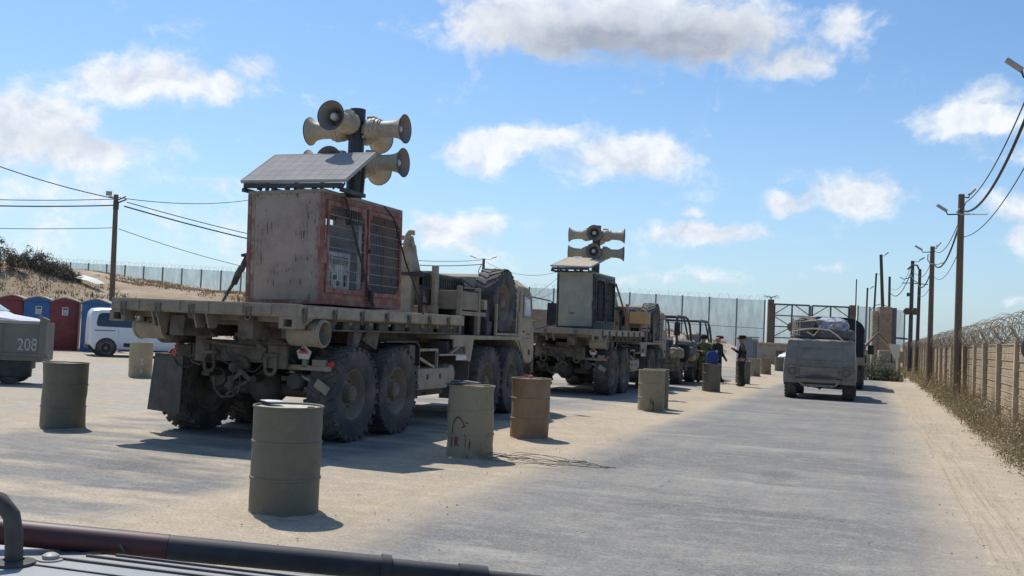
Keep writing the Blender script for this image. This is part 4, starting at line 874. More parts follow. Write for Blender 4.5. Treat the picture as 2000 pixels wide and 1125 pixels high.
# ratchet straps over the red framed cabinet
b = MB(); X = -6.565
b.bar((X, 11.85, 3.20), (X+.015, 12.62, 1.98), .006, .05, (0, 1, .6)); b.bar((X+.015, 12.62, 1.98), (X+.045, 12.70, 1.70), .006, .05, (0, 1, .3)); b.rbox((X+.03, 12.63, 1.97), (.05, .09, .16), (0, 0, 0), .01); b.bar((X+.04, 12.66, 1.9), (X+.06, 12.84, 1.66), .006, .04, (0, 1, .3))
b.bar((X-.03, 11.85, 3.24), (X+.003, 11.85, 3.19), .04, .006); b.bx(-7.75, X-.03, 11.83, 11.87, 3.278, 3.284)
tag(b.build('ratchet_strap', M_strap), 'black webbing strap slanting across the mesh doors of the red framed cabinet', 'strap')
b = MB(); b.tube([(-6.62, 13.05, 3.27), (-6.52, 13.2, 3.1), (-6.5, 13.62, 2.5), (-6.48, 14.0, 2.1), (-6.49, 14.3, 1.76)], .012, 5)
tag(b.build('tie_rope', M_strap), 'thin dark rope from cabinet roof to the bed of the nearest truck', 'rope')
b = MB(); b.bar((-7.95, 26.0, T2.location.z+3.1), (-8.75, 25.7, T2.location.z+2.35), .05, .008); b.bar((-7.95, 26.0, T2.location.z+2.75), (-8.75, 25.7, T2.location.z+2.35), .05, .008); b.bar((-8.75, 25.7, T2.location.z+2.35), (-9.2, 25.62, T2.location.z+1.78), .05, .01)
tag(b.build('ratchet_strap', M_strap), 'black webbing strap holding the olive grey cabinet on its left side', 'strap')
b = MB(); b.bar((-6.90, 28.2, T2.location.z+3.1), (-6.72, 29.4, T2.location.z+1.8), .05, .012)
tag(b.build('ratchet_strap', mat('brown_strap', (.16, .09, .07), .9)), 'brown strap running down from the right edge of the olive grey cabinet', 'strap')

# ------------------------------------------------------------------ loudspeaker masts and solar panels
def horn_meshes():
    b = MB()
    out = [(.125, .30), (.128, .38), (.131, .52), (.138, .58), (.152, .64), (.178, .695), (.214, .735), (.222, .745)]
    b.lathe(out, n=32)
    bell = b.mesh('horn_bell', M_horn)
    b = MB(); b.lathe([(.222, .745), (.230, .750), (.230, .758), (.219, .758)], n=32); edge = b.mesh('horn_edge', M_hornedge)
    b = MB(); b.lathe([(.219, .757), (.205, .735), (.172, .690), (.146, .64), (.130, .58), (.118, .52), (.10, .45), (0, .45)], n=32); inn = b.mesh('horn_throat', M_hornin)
    b = MB(); b.lathe([(.045, .46), (.058, .56), (.064, .63), (.060, .665), (.042, .69), (0, .70)], n=20); plug = b.mesh('phase_plug', M_plug)
    b = MB(); b.lathe([(0, .06), (.10, .06), (.135, .08), (.165, .11), (.178, .15), (.18, .20), (.172, .205), (.182, .21), (.186, .235), (.182, .26), (.165, .265), (.168, .285), (.168, .32), (.15, .325), (.15, .345), (.126, .35)], n=32)
    for k in range(8):
        a = k*math.pi/4; b.cyl((.176*math.cos(a), .176*math.sin(a), .20), (.176*math.cos(a), .176*math.sin(a), .275), .014, n=8)
    b.bx(-.055, .055, .15, .205, .1, .24, .012); b.bx(-.07, .07, -.07, .07, .02, .08, .01); b.cyl((.07, .12, .05), (.07, .12, .10), .03); b.cyl((-.07, -.12, .05), (-.07, -.12, .10), .03)
    drv = b.mesh('horn_driver', M_horn)
    return bell, edge, inn, plug, drv
HM = horn_meshes()
def mast(loc, label, zpole0, zpole1, levels, group, rz=0, sc=1.0, offs=.1, dz3=.0):
    t = thing('loudspeaker_mast', label, 'loudspeaker mast', loc, rz, group)
    b = MB(); b.cyl((0, 0, zpole0), (0, 0, zpole1), .115, n=28); b.bx(-.2, .2, -.2, .2, zpole0, zpole0+.02); b.build('mast_pole', M_pole, t)
    for z in levels:
        for k in range(4):
            hn = thing('horn', None, None, (0, 0, 0)); hn.parent = t
            d = Vector((math.cos(k*math.pi/2), math.sin(k*math.pi/2), 0))
            M = axm(d*offs*1.0+Vector((0, 0, z+(dz3 if k == 3 and z > levels[1] else -1.7*dz3 if k == 3 else 0))), d); hn.matrix_local = M; hn.scale = (sc,)*3
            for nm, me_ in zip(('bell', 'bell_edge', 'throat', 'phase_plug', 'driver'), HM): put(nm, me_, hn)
    return t
GM = 'masts of beige loudspeaker horns'
mast((-7.08, 13.0, 0), 'tall mast with eight large beige loudspeaker horns behind the solar panel of the nearest truck', 1.80, 4.66, (4.36, 3.88), GM, sc=.90, offs=.085, dz3=.055)
mast((-7.42, 27.85, T2.location.z), 'farther mast with eight grey beige loudspeaker horns above the olive grey cabinet', 1.80, 4.70, (4.43, 3.93), GM, rz=R(9), sc=.92, offs=.085)
def solar_mat():
    m = mat('solar_cells', (.34, .335, .33), .9, col2=(.29, .285, .28), scale=3, dust=(.36, .34, .31), dustamt=.3, spec=.03); t = m.node_tree; b = t.nodes['Principled BSDF']
    src = b.inputs['Base Color'].links[0].from_socket
    br = nd(t, 'TexBrick', offset=0.0, squash=1.0, ins={'Vector': nd(t, 'TexCoord').outputs['Object'], 'Color1': (1, 1, 1, 1), 'Color2': (.95, .95, .95, 1), 'Mortar': (.72, .72, .73, 1), 'Scale': 1.0, 'Mortar Size': .007, 'Brick Width': .158, 'Row Height': .158})
    t.links.new(mixc(t, 1.0, src, br.outputs[0], 'MULTIPLY'), b.inputs['Base Color']); return m
M_sol = solar_mat()
def solar(loc, rot, label, wx, wy, roofz, fr=mat('dusty_frame', (.36, .355, .345), .85, spec=.1), surf=M_sol):
    t = thing('solar_panel', label, 'solar panel', loc, rot=rot)
    MB().bx(-wx/2+.02, wx/2-.02, .02, wy-.02, .0, .008).build('cell_surface', surf, t)
    b = MB()
    for a in ((-wx/2, wx/2, 0, .02), (-wx/2, wx/2, wy-.02, wy), (-wx/2, -wx/2+.02, .02, wy-.02), (wx/2-.02, wx/2, .02, wy-.02)): b.bx(*a, -.035, .012)
    b.bx(-wx/2+.02, wx/2-.02, .02, wy-.02, -.012, -.004); b.build('panel_frame', fr, t)
    from mathutils import Euler
    inv = Euler(rot).to_matrix().inverted()
    L = lambda x, y, z: inv @ Vector((x, y, z))
    b = MB(); b.bar(L(-wx*.46, .02, -.065), L(wx*.46, .02, -.065), .05, .06, L(0, 0, 1))
    b.bar(L(-wx*.46, .55, -.12), L(wx*.46, .55, -.12), .05, .06, L(0, 0, 1))
    for x in (-wx*.46, -.28, .12, wx*.46): b.bar(L(x, 0, -.12), L(x, .62, -.12), .05, .05, L(0, 0, 1)); b.bar(L(x, .55, -.1), L(x, .58, .55*math.tan(rot[0])-.04), .04, .04, L(0, 1, 0))
    for x in (-.52, -.10, .30): b.bar(L(x, .05, roofz), L(x+.02, .05, -.06), .05, .05, L(0, 1, 0)); b.bar(L(x, .55, roofz), L(x, .55, -.10), .05, .05, L(0, 1, 0))
    b.tube([L(.55, .1, -.1), L(.58, .1, roofz+.05), L(.68, .1, roofz+.02), L(.72, .1, -.02)], .014, 6)
    b.build('panel_stand', M_black, t)
    return t
solar((-7.15, 11.46, 3.40), (R(32), 0, R(-1)), 'grey dusty solar panel tilted on the roof of the red framed cabinet', 1.58, .90, -.12)
solar((-7.55, 25.78, T2.location.z+3.41), (R(12), R(1), R(0)), 'pale dusty solar panel on the roof of the olive grey cabinet', 1.10, 1.6, -.13, MATS['dusty_frame'], mat('solar_dusty', (.44, .385, .30), .9, col2=(.40, .35, .27), scale=3, spec=.05))

# ------------------------------------------------------------------ things lying on the second truck and beside the first cabinet
tz = T2.location.z
b = MB()
for k in range(40): b.rbox((-9.0+random.uniform(-.3, .4), 25.75+random.uniform(-.15, .25), tz+1.80+random.uniform(0, .16)), (.22, .2, .05), (random.uniform(-.6, .6), random.uniform(-.6, .6), random.uniform(0, 3)))
tag(b.build('netting_bundle', M_green), 'bright green netting bundle lying on the left of the second truck bed', 'netting')
t = thing('cardboard_box', 'tan cardboard box on the second truck behind its cabinet', 'box', (-6.78, 31.0, tz+2.02))
MB().bx(-.24, .24, -.42, .42, 0, .36, .01).build('box_body', M_cardb, t); MB().bx(-.23, .23, -.03, .03, .359, .362).build('packing_tape', M_rope, t)
b = MB(); b.tube([(-8.50, 12.0, 1.785), (-8.44, 12.05, 1.95), (-8.36, 12.1, 2.12)], [.016, .022, .028], 8); b.tube([(-8.38, 12.09, 2.06), (-8.33, 12.1, 2.2), (-8.29, 12.12, 2.30)], [.045, .05, .045], 8); b.tube([(-8.30, 12.12, 2.24), (-8.25, 12.12, 2.36), (-8.21, 12.12, 2.46)], [.04, .042, .03], 8); b.rbox((-8.23, 12.12, 2.47), (.12, .08, .04), (0, -.2, 0), .01)
tag(b.build('folded_strut', mat('strut_grey', (.10, .105, .10), .6, col2=(.05, .045, .04), scale=9)), 'dark folded strut leaning beside the left edge of the red framed cabinet', 'strut')

# ------------------------------------------------------------------ left side: trailer, cars, toilets
t = thing('cargo_trailer', 'grey steel cargo trailer numbered 208 at the left edge', 'trailer', (-16.29, 17.0, 0), R(31))
b = MB(); b.bx(-4.3, -.10, .0, 1.05, .50, .62, .01); b.bx(-4.3, -.10, 0, .04, .62, 1.30); b.bx(-4.3, -.1, 1.01, 1.05, .62, 1.3); b.bx(-.14, -.10, .04, 1.01, .62, 1.3); b.bx(-4.3, -4.26, .04, 1.01, .62, 1.3)
for x in (-3.9, -3.2, -2.4, -1.62, -.93): b.prism([(x-.09, -.002), (x-.05, -.035), (x+.05, -.035), (x+.09, -.002)], 'z', .60, 1.26)
b.bx(-4.3, -.10, -.03, .0, .60, .66, .005); tb = b.build('trailer_body', M_trail, t)
b = MB(); b.bx(-4.32, -.16, -.035, .05, 1.27, 1.335, .01); b.build('top_rail', mat('pale_rail', (.34, .34, .32), .6, col2=(.26, .26, .25), scale=5), tb)
b = MB(); b.bx(-.16, -.02, -.04, .10, .55, 1.36, .02); b.rbox((-.05, -.02, 1.36), (.16, .12, .10), (0, .4, 0), .03); b.rbox((-.13, -.04, 1.38), (.06, .06, .16), (0, -.4, 0), .02); b.cyl((-.02, -.03, .62), (.06, -.03, .60), .03); b.build('corner_post', M_trail, t)
for s_, sz, x, z in (('208', .36, -.38, .72),):
    o = put('number_208', text_mesh(s_, sz), tb, (x, -.006, z), (R(90), 0, 0)); o.scale = (.74, 1, 1); o.data.materials.append(M_stencil)
b = MB(); st = lambda p, q, wd: b.bar((p[0], -.005, p[1]), (q[0], -.005, q[1]), wd, .006, (0, -1, 0))
for p, q, wd in [((u[0]+.12, u[1]), (v_[0]+.12, v_[1]), wd_) for u, v_, wd_ in (((-1.20, 1.14), (-1.08, 1.13), .03), ((-1.08, 1.13), (-1.07, 1.02), .03), ((-1.07, 1.02), (-1.05, .93), .03), ((-1.07, 1.0), (-1.19, .93), .03))]: st(p, q, wd)
b.build('hebrew_letter', M_stencil, tb)
b = MB(); b.bx(-3.0, -.4, .2, .9, .30, .5, .03); b.bx(-.9, -.3, .05, .2, .16, .5, .03); b.build('underframe', M_black, t)
TY2, RM2 = tyre_mesh(.40, .27, 24, .22, .010), rim_mesh(.22, .135, 6)
for x in (-.75, -1.9):
    for y, rt_ in ((.20, 0), (.86, 1)):
        wv_ = thing('wheel', None, None, (x, y, .27)); wv_.parent = t; wv_.scale = (.67, .67, .67); wv_.rotation_euler = (0, 0, R(-90) if not rt_ else R(90)); put('tyre', TY2, wv_); put('rim', RM2, wv_)

TYC, RMC = tyre_mesh(.33, .20, 1, .21, .004), rim_mesh(.21, .10, 5)
def car(name, label, loc, rz, st, paint, wins, wheels_y, wr=.33, extra=None, cat='car', group=None, glass=M_glass):
    t = thing(name, label, cat, loc, rz, group)
    def sec(s_):
        y, zb, zl, zr, w_, wtop = s_
        H_ = [(w_*.90, zb), (w_*.985, zb+.10), (w_, (zb+zl)/2), (w_*.985, zl), ((w_*.985+wtop)/2+.015, (zl+zr)/2), (wtop, zr-.07), (wtop-.10, zr-.012), (wtop*.4, zr+.012)]
        return [(x, y, z) for x, z in H_]+[(-x, y, z) for x, z in H_[::-1]]
    b = MB(); b.loft([sec(s_) for s_ in st], close=True); body = b.build('body', paint, t, smooth=40)
    def sxz(y, z):
        for a, c in zip(st, st[1:]):
            if a[0] <= y <= c[0]:
                f = (y-a[0])/(c[0]-a[0]); q = [u+(v-u)*f for u, v in zip(a, c)]; break
        else: q = st[0] if y < st[0][0] else st[-1]
        _, zb, zl, zr, w_, wt = q
        P = [((zb+zl)/2, w_), (zl, w_*.985), ((zl+zr)/2, (w_*.985+wt)/2+.015), (zr-.07, wt)]
        if z <= P[0][0]: return w_
        for (za, xa), (zc, xc) in zip(P, P[1:]):
            if z <= zc: return xa+(xc-xa)*(z-za)/max(1e-4, zc-za)
        return wt
    for nm, poly, m in wins:
        for sg in (1, -1):
            b = MB(); cy = sum(p[0] for p in poly)/len(poly); cz = sum(p[1] for p in poly)/len(poly)
            rings = [[(sg*(sxz(cy+(y-cy)*k, cz+(z-cz)*k)+.008), cy+(y-cy)*k, cz+(z-cz)*k) for y, z in poly] for k in (1, .66, .33, .02)]
            b.loft(rings, close=True, caps=False)
            b.build(nm, m, body)
    for y in wheels_y:
        for sg in (1, -1):
            b = MB(); b.lathe([(0, 0), (wr*1.16, 0), (wr*1.18, -.01), (0, -.05)], axm((sg*(sxz(y, wr)+.006), y, wr*1.04), (sg, 0, 0)), 28); b.build('wheel_arch', M_plast, body)
            wv_ = thing('wheel', None, None, (sg*(sxz(y, wr)-.07), y, wr)); wv_.parent = t; wv_.rotation_euler = (0, 0, 0 if sg > 0 else math.pi); wv_.scale = (1, wr/.33, wr/.33)
            put('tyre', TYC, wv_); put('rim', RMC, wv_)
    if extra: extra(t, body, sxz)
    return t
def rnd(poly, r=.09):
    out = []
    n = len(poly)
    for i, p in enumerate(poly):
        a, c = poly[i-1], poly[(i+1) % n]
        def tow(q):
            L = math.hypot(q[0]-p[0], q[1]-p[1]); f = min(.45, r/L); return (p[0]+(q[0]-p[0])*f, p[1]+(q[1]-p[1])*f)
        A, B = tow(a), tow(c)
        for k in range(5):
            u = k/4; out.append(((1-u)**2*A[0]+2*u*(1-u)*p[0]+u*u*B[0], (1-u)**2*A[1]+2*u*(1-u)*p[1]+u*u*B[1]))
    return out
VAN = [(-.60, .42, .92, 1.45, .80, .62), (-.57, .34, 1.0, 1.66, .88, .70), (-.48, .28, 1.05, 1.79, .915, .745), (-.2, .24, 1.05, 1.83, .925, .76), (1.7, .22, 1.03, 1.84, .925, .76), (2.05, .22, 1.02, 1.77, .925, .75), (2.45, .22, 1.01, 1.52, .925, .77), (2.85, .22, 1.0, 1.22, .925, .82), (3.05, .22, .98, 1.12, .92, .83), (3.40, .26, .90, 1.04, .90, .80), (3.62, .32, .76, .94, .85, .74), (3.72, .38, .62, .80, .78, .66)]
def van_extra(t, body, sxz):
    for sg in (1, -1):
        def pl(nm, y0, y1, z0, z1, m, pr=.02):
            b = MB(); x = sxz((y0+y1)/2, (z0+z1)/2); b.bx(sg*(x-.02), sg*(x+pr), y0, y1, z0, z1, .008); return b.build(nm, m, body)
        pl('slide_rail', -.44, .30, .965, .995, M_plast, .008); pl('door_handle', 1.10, 1.32, .90, .93, M_plast); pl('door_handle', 1.58, 1.80, .88, .91, M_plast)
        pl('side_moulding', .62, 1.35, .38, .52, M_plast, .012); pl('sill', .45, 2.45, .20, .26, M_plast, .004)
        b = MB(); x = sxz(3.5, .78); b.rbox((sg*(x-.045), 3.50, .80), (.10, .26, .13), (0, 0, sg*.32), .03); b.build('headlight', M_glass, body)
        b = MB(); x = sxz(3.5, .78); b.rbox((sg*(x-.025), 3.535, .805), (.08, .10, .08), (0, 0, sg*.32), .03); b.build('headlight', mat('lamp_glass', (.7, .72, .75), .15, fine=0), body)
        b = MB(); b.rbox((sg*1.03, 2.38, 1.10), (.12, .10, .2), (0, 0, 0), .03); b.bx(sg*.9, sg*1.02, 2.35, 2.42, 1.04, 1.07); b.build('mirror', M_plast, body)
        for y, z0, z1 in ((1.42, .30, 1.02), (.42, .5, 1.02), (2.42, .5, .98)): pl('door_seam', y, y+.010, z0, z1, M_plast, .002)
    b = MB(); b.bx(-.72, .72, 3.55, 3.75, .26, .44, .05); b.bx(-.86, .86, -.64, -.45, .26, .44, .05); b.build('bumper', M_plast, body)
    b = MB(); b.loft([[(-.74, 2.02, 1.80), (0, 2.02, 1.815), (.74, 2.02, 1.80)], [(-.79, 2.46, 1.53), (0, 2.46, 1.55), (.79, 2.46, 1.53)], [(-.84, 2.86, 1.235), (0, 2.86, 1.25), (.84, 2.86, 1.235)]]); b.build('windscreen', M_glassl, body)
car('white_van', 'white van with dark side windows parked beyond the nearest truck', (-28.02, 32.11, h(-28, 32)+.0), R(-43), VAN, M_van,
    [('side_window', rnd([(-.40, 1.13), (-.30, 1.64), (1.12, 1.66), (1.16, 1.18), (.98, 1.11)], .16), M_glass), ('side_window', rnd([(1.42, 1.18), (1.46, 1.64), (1.92, 1.62), (2.42, 1.22), (2.36, 1.08), (1.62, 1.08)], .14), M_glass)], (0, 2.93), .32, van_extra, 'van')
SUV = [(-2.1, .45, .95, 1.15, .80, .6), (-2.0, .35, 1.02, 1.5, .88, .62), (-1.5, .25, 1.05, 1.72, .92, .68), (.2, .22, 1.05, 1.74, .92, .68), (.6, .22, 1.05, 1.62, .92, .70), (1.15, .22, 1.04, 1.28, .92, .80), (1.35, .22, 1.03, 1.20, .92, .80), (2.1, .25, .95, 1.10, .88, .76), (2.35, .3, .8, .98, .82, .7), (2.42, .4, .7, .85, .74, .6)]
def suv_extra(t, body, sxz):
    b = MB(); b.loft([[(-.66, .56, 1.655), (0, .56, 1.672), (.66, .56, 1.655)], [(-.79, 1.17, 1.285), (0, 1.17, 1.30), (.79, 1.17, 1.285)]]); b.build('windscreen', M_glassl, body)
    for sg in (1, -1):
        b = MB(); b.rbox((sg*1.0, .95, 1.12), (.14, .1, .16), (0, 0, 0), .03); b.build('mirror', M_carw, body)
        b = MB(); b.rbox((sg*.72, 2.30, .82), (.26, .10, .14), (0, 0, -sg*.3), .02); b.build('headlight', MATS['lamp_glass'], body)
    b = MB(); b.bx(-.8, .8, 2.3, 2.46, .3, .5, .04); b.build('bumper', M_plast, body)
SW = [('side_window', rnd([(-1.5, 1.10), (-1.3, 1.58), (-.4, 1.62), (-.4, 1.10)], .1), M_glass), ('side_window', rnd([(-.32, 1.10), (-.32, 1.62), (.35, 1.60), (1.0, 1.12)], .1), M_glassl)]
sedan = car('white_car', 'white car half hidden behind the grey trailer at the left edge', (-27.3, 24.87, 0), R(-58), SUV, M_carw, SW, (-1.35, 1.45), .35, suv_extra); sedan.scale = (1.13, 1.02, 1.15)
car('white_car', 'small distant white car facing the gate side, left of the olive military vehicle', (-5.25, 82.6, h(-5, 80)-.1), R(158), SUV, M_carw, SW, (-1.35, 1.45), .35, suv_extra)

def toilet(loc, rz, m, label, sticker=True):
    t = thing('portable_toilet', label, 'portable toilet', loc, rz, 'portable toilets in a row')
    b = MB(); b.bx(-.56, .56, 0, 1.15, .06, 2.05, .02)
    arc = [(-.56, 2.05)]+[(x, 2.05+.17*(1-abs(x/.56)**1.5)**1.1 if abs(x) < .56 else 2.05) for x in [-.5+.1*k for k in range(11)]]+[(.56, 2.05)]
    b.prism(arc, 'y', .0, 1.15); b.bx(-.58, .58, -.02, 1.17, .0, .10, .01); b.build('cabin', m, t)
    b = MB(); N = 11
    P = lambda x, o: (x*1.07, 2.055+o+.18*(max(0, 1-abs(x/.56)**1.5))**1.1)
    xs_ = [-.56+1.12*k/12 for k in range(13)]
    b.prism([P(x, 0) for x in xs_]+[P(x, .05) for x in xs_[::-1]], 'y', -.05, 1.2); b.build('roof', M_troof, t)
    b = MB(); b.bx(-.45, .45, -.03, .0, .14, 2.0, .008); dr = b.build('door', m, t)
    for x in (-.3, -.1, .1, .3): MB().bx(x-.012, x+.012, -.038, -.03, .25, 1.5, .003).build('door_rib', m, dr)
    if sticker:
        MB().bx(-.10, .14, -.036, -.031, 1.50, 1.84).build('notice', M_white, dr)
        b = MB(); b.bx(-.07, .015, -.039, -.0365, 1.72, 1.81); b.bx(.025, .11, -.039, -.0365, 1.72, 1.81)
        for k in range(4): b.bx(-.07, .11, -.039, -.0365, 1.54+k*.04, 1.555+k*.04)
        b.build('notice_print', M_dark, dr)
    MB().bx(.36, .42, -.06, -.03, 1.0, 1.1, .008).build('handle', M_plast, dr)
    return t
for (x, y), rz, m, lb, stk in (((-34.3, 33.7), 38, M_tred, 'red portable toilet leftmost of the row, behind the white car', False), ((-33.3, 34.15), 38, M_tblu, 'blue portable toilet between two red ones', True), ((-32.45, 34.75), 38, M_tred, 'dark red portable toilet with white notice between two blue ones', True), ((-31.0, 34.95), 31, M_tblu, 'blue portable toilet at the right end of the row, beside the van', True)):
    toilet((x, y, h(x, y)-.02), R(rz), m, lb, stk)

# ------------------------------------------------------------------ vegetation helpers
def leaves(b, c, rad, n, size, up_bias=.0, flat=1.0):
    for _ in range(n):
        while True:
            p = Vector((random.uniform(-1, 1), random.uniform(-1, 1), random.uniform(0, 1)))
            if p.length < 1: break
        p = Vector((p.x*rad[0], p.y*rad[1], p.z*rad[2]))
        s_ = size*random.uniform(.6, 1.4)
        d = Vector((random.gauss(0, 1), random.gauss(0, 1), random.gauss(up_bias, .8))).normalized(); e = d.cross(Vector((random.gauss(0, 1), random.gauss(0, 1), random.gauss(0, 1)))).normalized()
        q = Vector(c)+p
        b.bm.faces.new([b.bm.verts.new(v) for v in (q-d*s_, q+e*s_*.42, q+d*s_, q-e*s_*.42)])
def stems(b, c, rad, n, r):
    for _ in range(n):
        a = random.uniform(0, 6.28); k = random.uniform(.3, 1)
        tip = Vector(c)+Vector((rad[0]*k*math.cos(a), rad[1]*k*math.sin(a), rad[2]*random.uniform(.5, 1.05)))
        o = Vector(c)+Vector((rad[0]*.25*k*math.cos(a), rad[1]*.25*k*math.sin(a), -.1))
        mid = (o+tip)/2+Vector((random.uniform(-.1, .1)*rad[0], random.uniform(-.1, .1)*rad[1], .1*rad[2]))
        b.tube([o, mid, tip], [r, r*.7, r*.3], 3)
def bush(name, label, loc, clumps, m, size, dens, cat='bush', group=None):
    t = thing(name, label, cat, loc, 0, group)
    b = MB(); s2 = MB()
    for cx, cy, cz, rx, ry, rz_ in clumps:
        stems(s2, (cx, cy, cz), (rx, ry, rz_), int(14), .02)
        for _ in range(int(10*dens)):
            a = random.uniform(0, 6.28); k = random.random()**.5; zz = random.random()
            leaves(b, (cx+rx*k*math.cos(a)*.8, cy+ry*k*math.sin(a)*.8, cz+rz_*zz*(1-.7*k*k)*.9), (rx*.3, ry*.3, rz_*.34), 48, size)
    b.build('foliage', m, t, smooth=0, recalc=False); s2.build('branches', M_wood2, t)
    return t
def on(d, px):
    s_ = d*(px-1000)/2000.0; x, y = xy(d, s_); return x, y, h(x, y)
x, y, z = on(62, 84); bush('berm_bush', 'large grey brown bush on the berm above the portable toilets', (x, y, z-.2), [(-1.2, -.8, .25, .8, .8, 1.05), (-.6, -.4, .3, 1.0, .9, 1.3), (.1, .1, .05, 1.1, .9, 1.2), (.7, .5, -.15, 1.0, .8, 1.0), (1.2, .9, -.4, .8, .7, .8), (-.1, -.4, -.4, 1.1, .8, .8), (.5, .1, -.6, 1.0, .7, .8)], L_bush, .06, 3.0)
x, y, z = on(60, -6); bush('berm_bush', 'dark bush on the berm cut off by the left edge of the view', (x, y, z-.1), [(0, 0, .2, 1.0, 1.0, 1.4), (-1.2, -.8, .2, 1.0, 1.0, 1.5), (.8, .6, -.1, .7, .6, .9)], L_bush, .075, 1.8)
x, y, z = on(62, 150); b = MB(); b.loft([[(-1.0, -.3, .1), (-.3, .1, .35), (.5, .3, .2), (1.1, .6, .0)], [(-.9, .5, .3), (-.2, .8, .55), (.6, 1.0, .35), (1.2, 1.1, .1)]]); tag(b.build('sheet_debris', M_scrap, loc=(x, y, z)), 'pale torn sheet lying on the berm right of the large bush', 'debris')
x, y, z = on(54, 1712); bush('sage_bush', 'round grey green bush at the bend of the road', (x, y, z-.1), [(-.6, 0, 0, .8, .8, 1.5), (.3, .2, 0, .9, .8, 1.45), (1.0, .1, -.1, .7, .7, 1.0), (-.1, -.4, 0, .9, .6, .9), (.6, -.3, 0, .8, .6, .8)], L_sage, .05, 2.4)
# dry grass on the berm: nobody could count it
b = MB()
for _ in range(15000):
    d = random.uniform(46, 100); px = random.uniform(-60, 1420); x, y, z = on(d, px)
    if z < .5: continue
    if mnoise.noise(Vector((x*.14, y*.14, 9)))+.5*mnoise.noise(Vector((x*.5, y*.5, 4))) < .22-.55*min(1, px/420.0): continue
    k = random.uniform(.35, 1.0)
    for _ in range(6):
        a = random.uniform(0, 6.28); o = Vector((x+random.uniform(-.35, .35), y+random.uniform(-.35, .35), z-.05)); tp = o+Vector((math.cos(a)*.22*k, math.sin(a)*.22*k, .26*k)); sd = Vector((-math.sin(a), math.cos(a), 0))*.05*k
        b.bm.faces.new([b.bm.verts.new(v) for v in (o-sd, o+sd, tp)])
tag(b.build('dry_grass', L_grass, smooth=0, recalc=False), 'dry brown grass tufts on the sandy berm', 'grass', kind='stuff')
# weeds along the right-hand fence
b = MB()
Y = 12.0
while Y < 92:
    step = .20 if Y < 34 else .34
    for k in range(3):
        x = random.uniform(1.86 if Y < 22 else 1.95, 2.62) if Y < 34 else random.uniform(2.02, 2.62)
        if mnoise.noise(Vector((Y*.5, x, 2))) < -.48: continue
        hh = random.uniform(.25, .68)*(.75+.6*(x-2.0))*1.15
        c = (x, Y+random.uniform(-.15, .15), h(x, Y)-.03)
        leaves(b, c, (.24, .26, hh), int(58 if Y < 34 else 34), .020 if Y < 34 else .034, .3)
        if Y < 40: stems(b, c, (.25, .25, hh*1.1), 4, .004)
        if random.random() < .10 and Y < 60: leaves(b, (x+.1, Y, c[2]+.1), (.30, .35, hh*1.7), 110, .024, .2); stems(b, (x+.1, Y, c[2]), (.35, .4, hh*2.0), 9, .004)
    Y += step
tag(b.build('roadside_weeds', L_dry, smooth=0, recalc=False), 'dry weeds and low scrub growing along the foot of the panel fence', 'weeds', kind='stuff')
# pebbles scattered over road edges
b = MB()
for _ in range(650):
    x = random.choice((random.uniform(-6.0, -3.0), random.uniform(-4.5, 1.8), random.uniform(.7, 2.0))); y = random.uniform(3.2, 26)**1.0; r = random.uniform(.004, .011)
    bmesh.ops.create_icosphere(b.bm, subdivisions=1, radius=r, matrix=Matrix.Translation((x, y, h(x, y)+.012+r*.3)) @ Matrix.Diagonal((1, random.uniform(.6, 1.3), .6, 1)))
tag(b.build('pebbles', M_stone2, recalc=False), 'small loose stones on the sand and asphalt', 'stones', kind='stuff')

# ------------------------------------------------------------------ right-hand panel fence, razor wire, poles
FX = 2.68
t = thing('panel_fence', 'tan concrete panel fence with posts running along the right of the road', 'fence', (0, 0, 0))
Y = 13.3; PS = 2.9
pm = {}
def panel_mesh():
    b = MB(); zt = 1.80
    n = 11; ph = zt/n
    for k in range(n):
        off = .006*((k*7) % 3)
        b.mi = 0; b.bx(-.03+off*.6, .03, .09, PS-.09, k*ph+.014, (k+1)*ph-.006, .004)
        b.mi = 1; b.bx(-.038, .02, .09, PS-.09, (k+1)*ph-.006, (k+1)*ph+.014)
    return b.mesh('fence_panel', [M_slab, M_slabp])
def post_mesh():
    b = MB(); b.bx(-.12, .07, -.085, .085, -.3, 1.86, .012); return b.mesh('fence_post', M_slabp)
PM, PO = panel_mesh(), post_mesh()
while Y < 98:
    z = -.006*max(0, Y-16)-.02
    put('fence_post', PO, t, (FX+random.uniform(-.012, .012), Y, z+random.uniform(-.03, .02)), (random.uniform(-.012, .012), random.uniform(-.015, .015), 0)); put('panel', PM, t, (FX, Y, z+random.uniform(-.025, .01)), ((-math.atan(.006) if Y > 16 else 0)+random.uniform(-.004, .004), 0, 0)); Y += PS
def coil(name, label, pts, rad, pitch, wire, m, n=12, jit=.12):
    b = MB(); P = []
    L = 0; segs = [(Vector(a), Vector(c)) for a, c in zip(pts, pts[1:])]
    ph = 0
    for a, c in segs:
        d = (c-a); ln = d.length; d.normalize(); u = d.cross(Vector((0, 0, 1))).normalized(); v = u.cross(d)
        N = int(ln/pitch*n)
        for k in range(N):
            an = 2*math.pi*(ph+k/n); rr = rad*(1+jit*mnoise.noise(Vector((an*.13, 1, 2)))+jit*.6*mnoise.noise(Vector((an*.6, 5, 2))))
            sh = .35*pitch*math.sin(an*.37)
            P.append(a+d*(ln*k/N+sh)+u*rr*math.cos(an)+v*(rr*math.sin(an)+jit*rad*mnoise.noise(Vector((an*.05, 9, 9)))))
        ph += N/n
    b.tube(P, wire, 3); return tag(b.build(name, m), label, 'razor wire')
gz_ = lambda y: -.006*max(0, y-16)
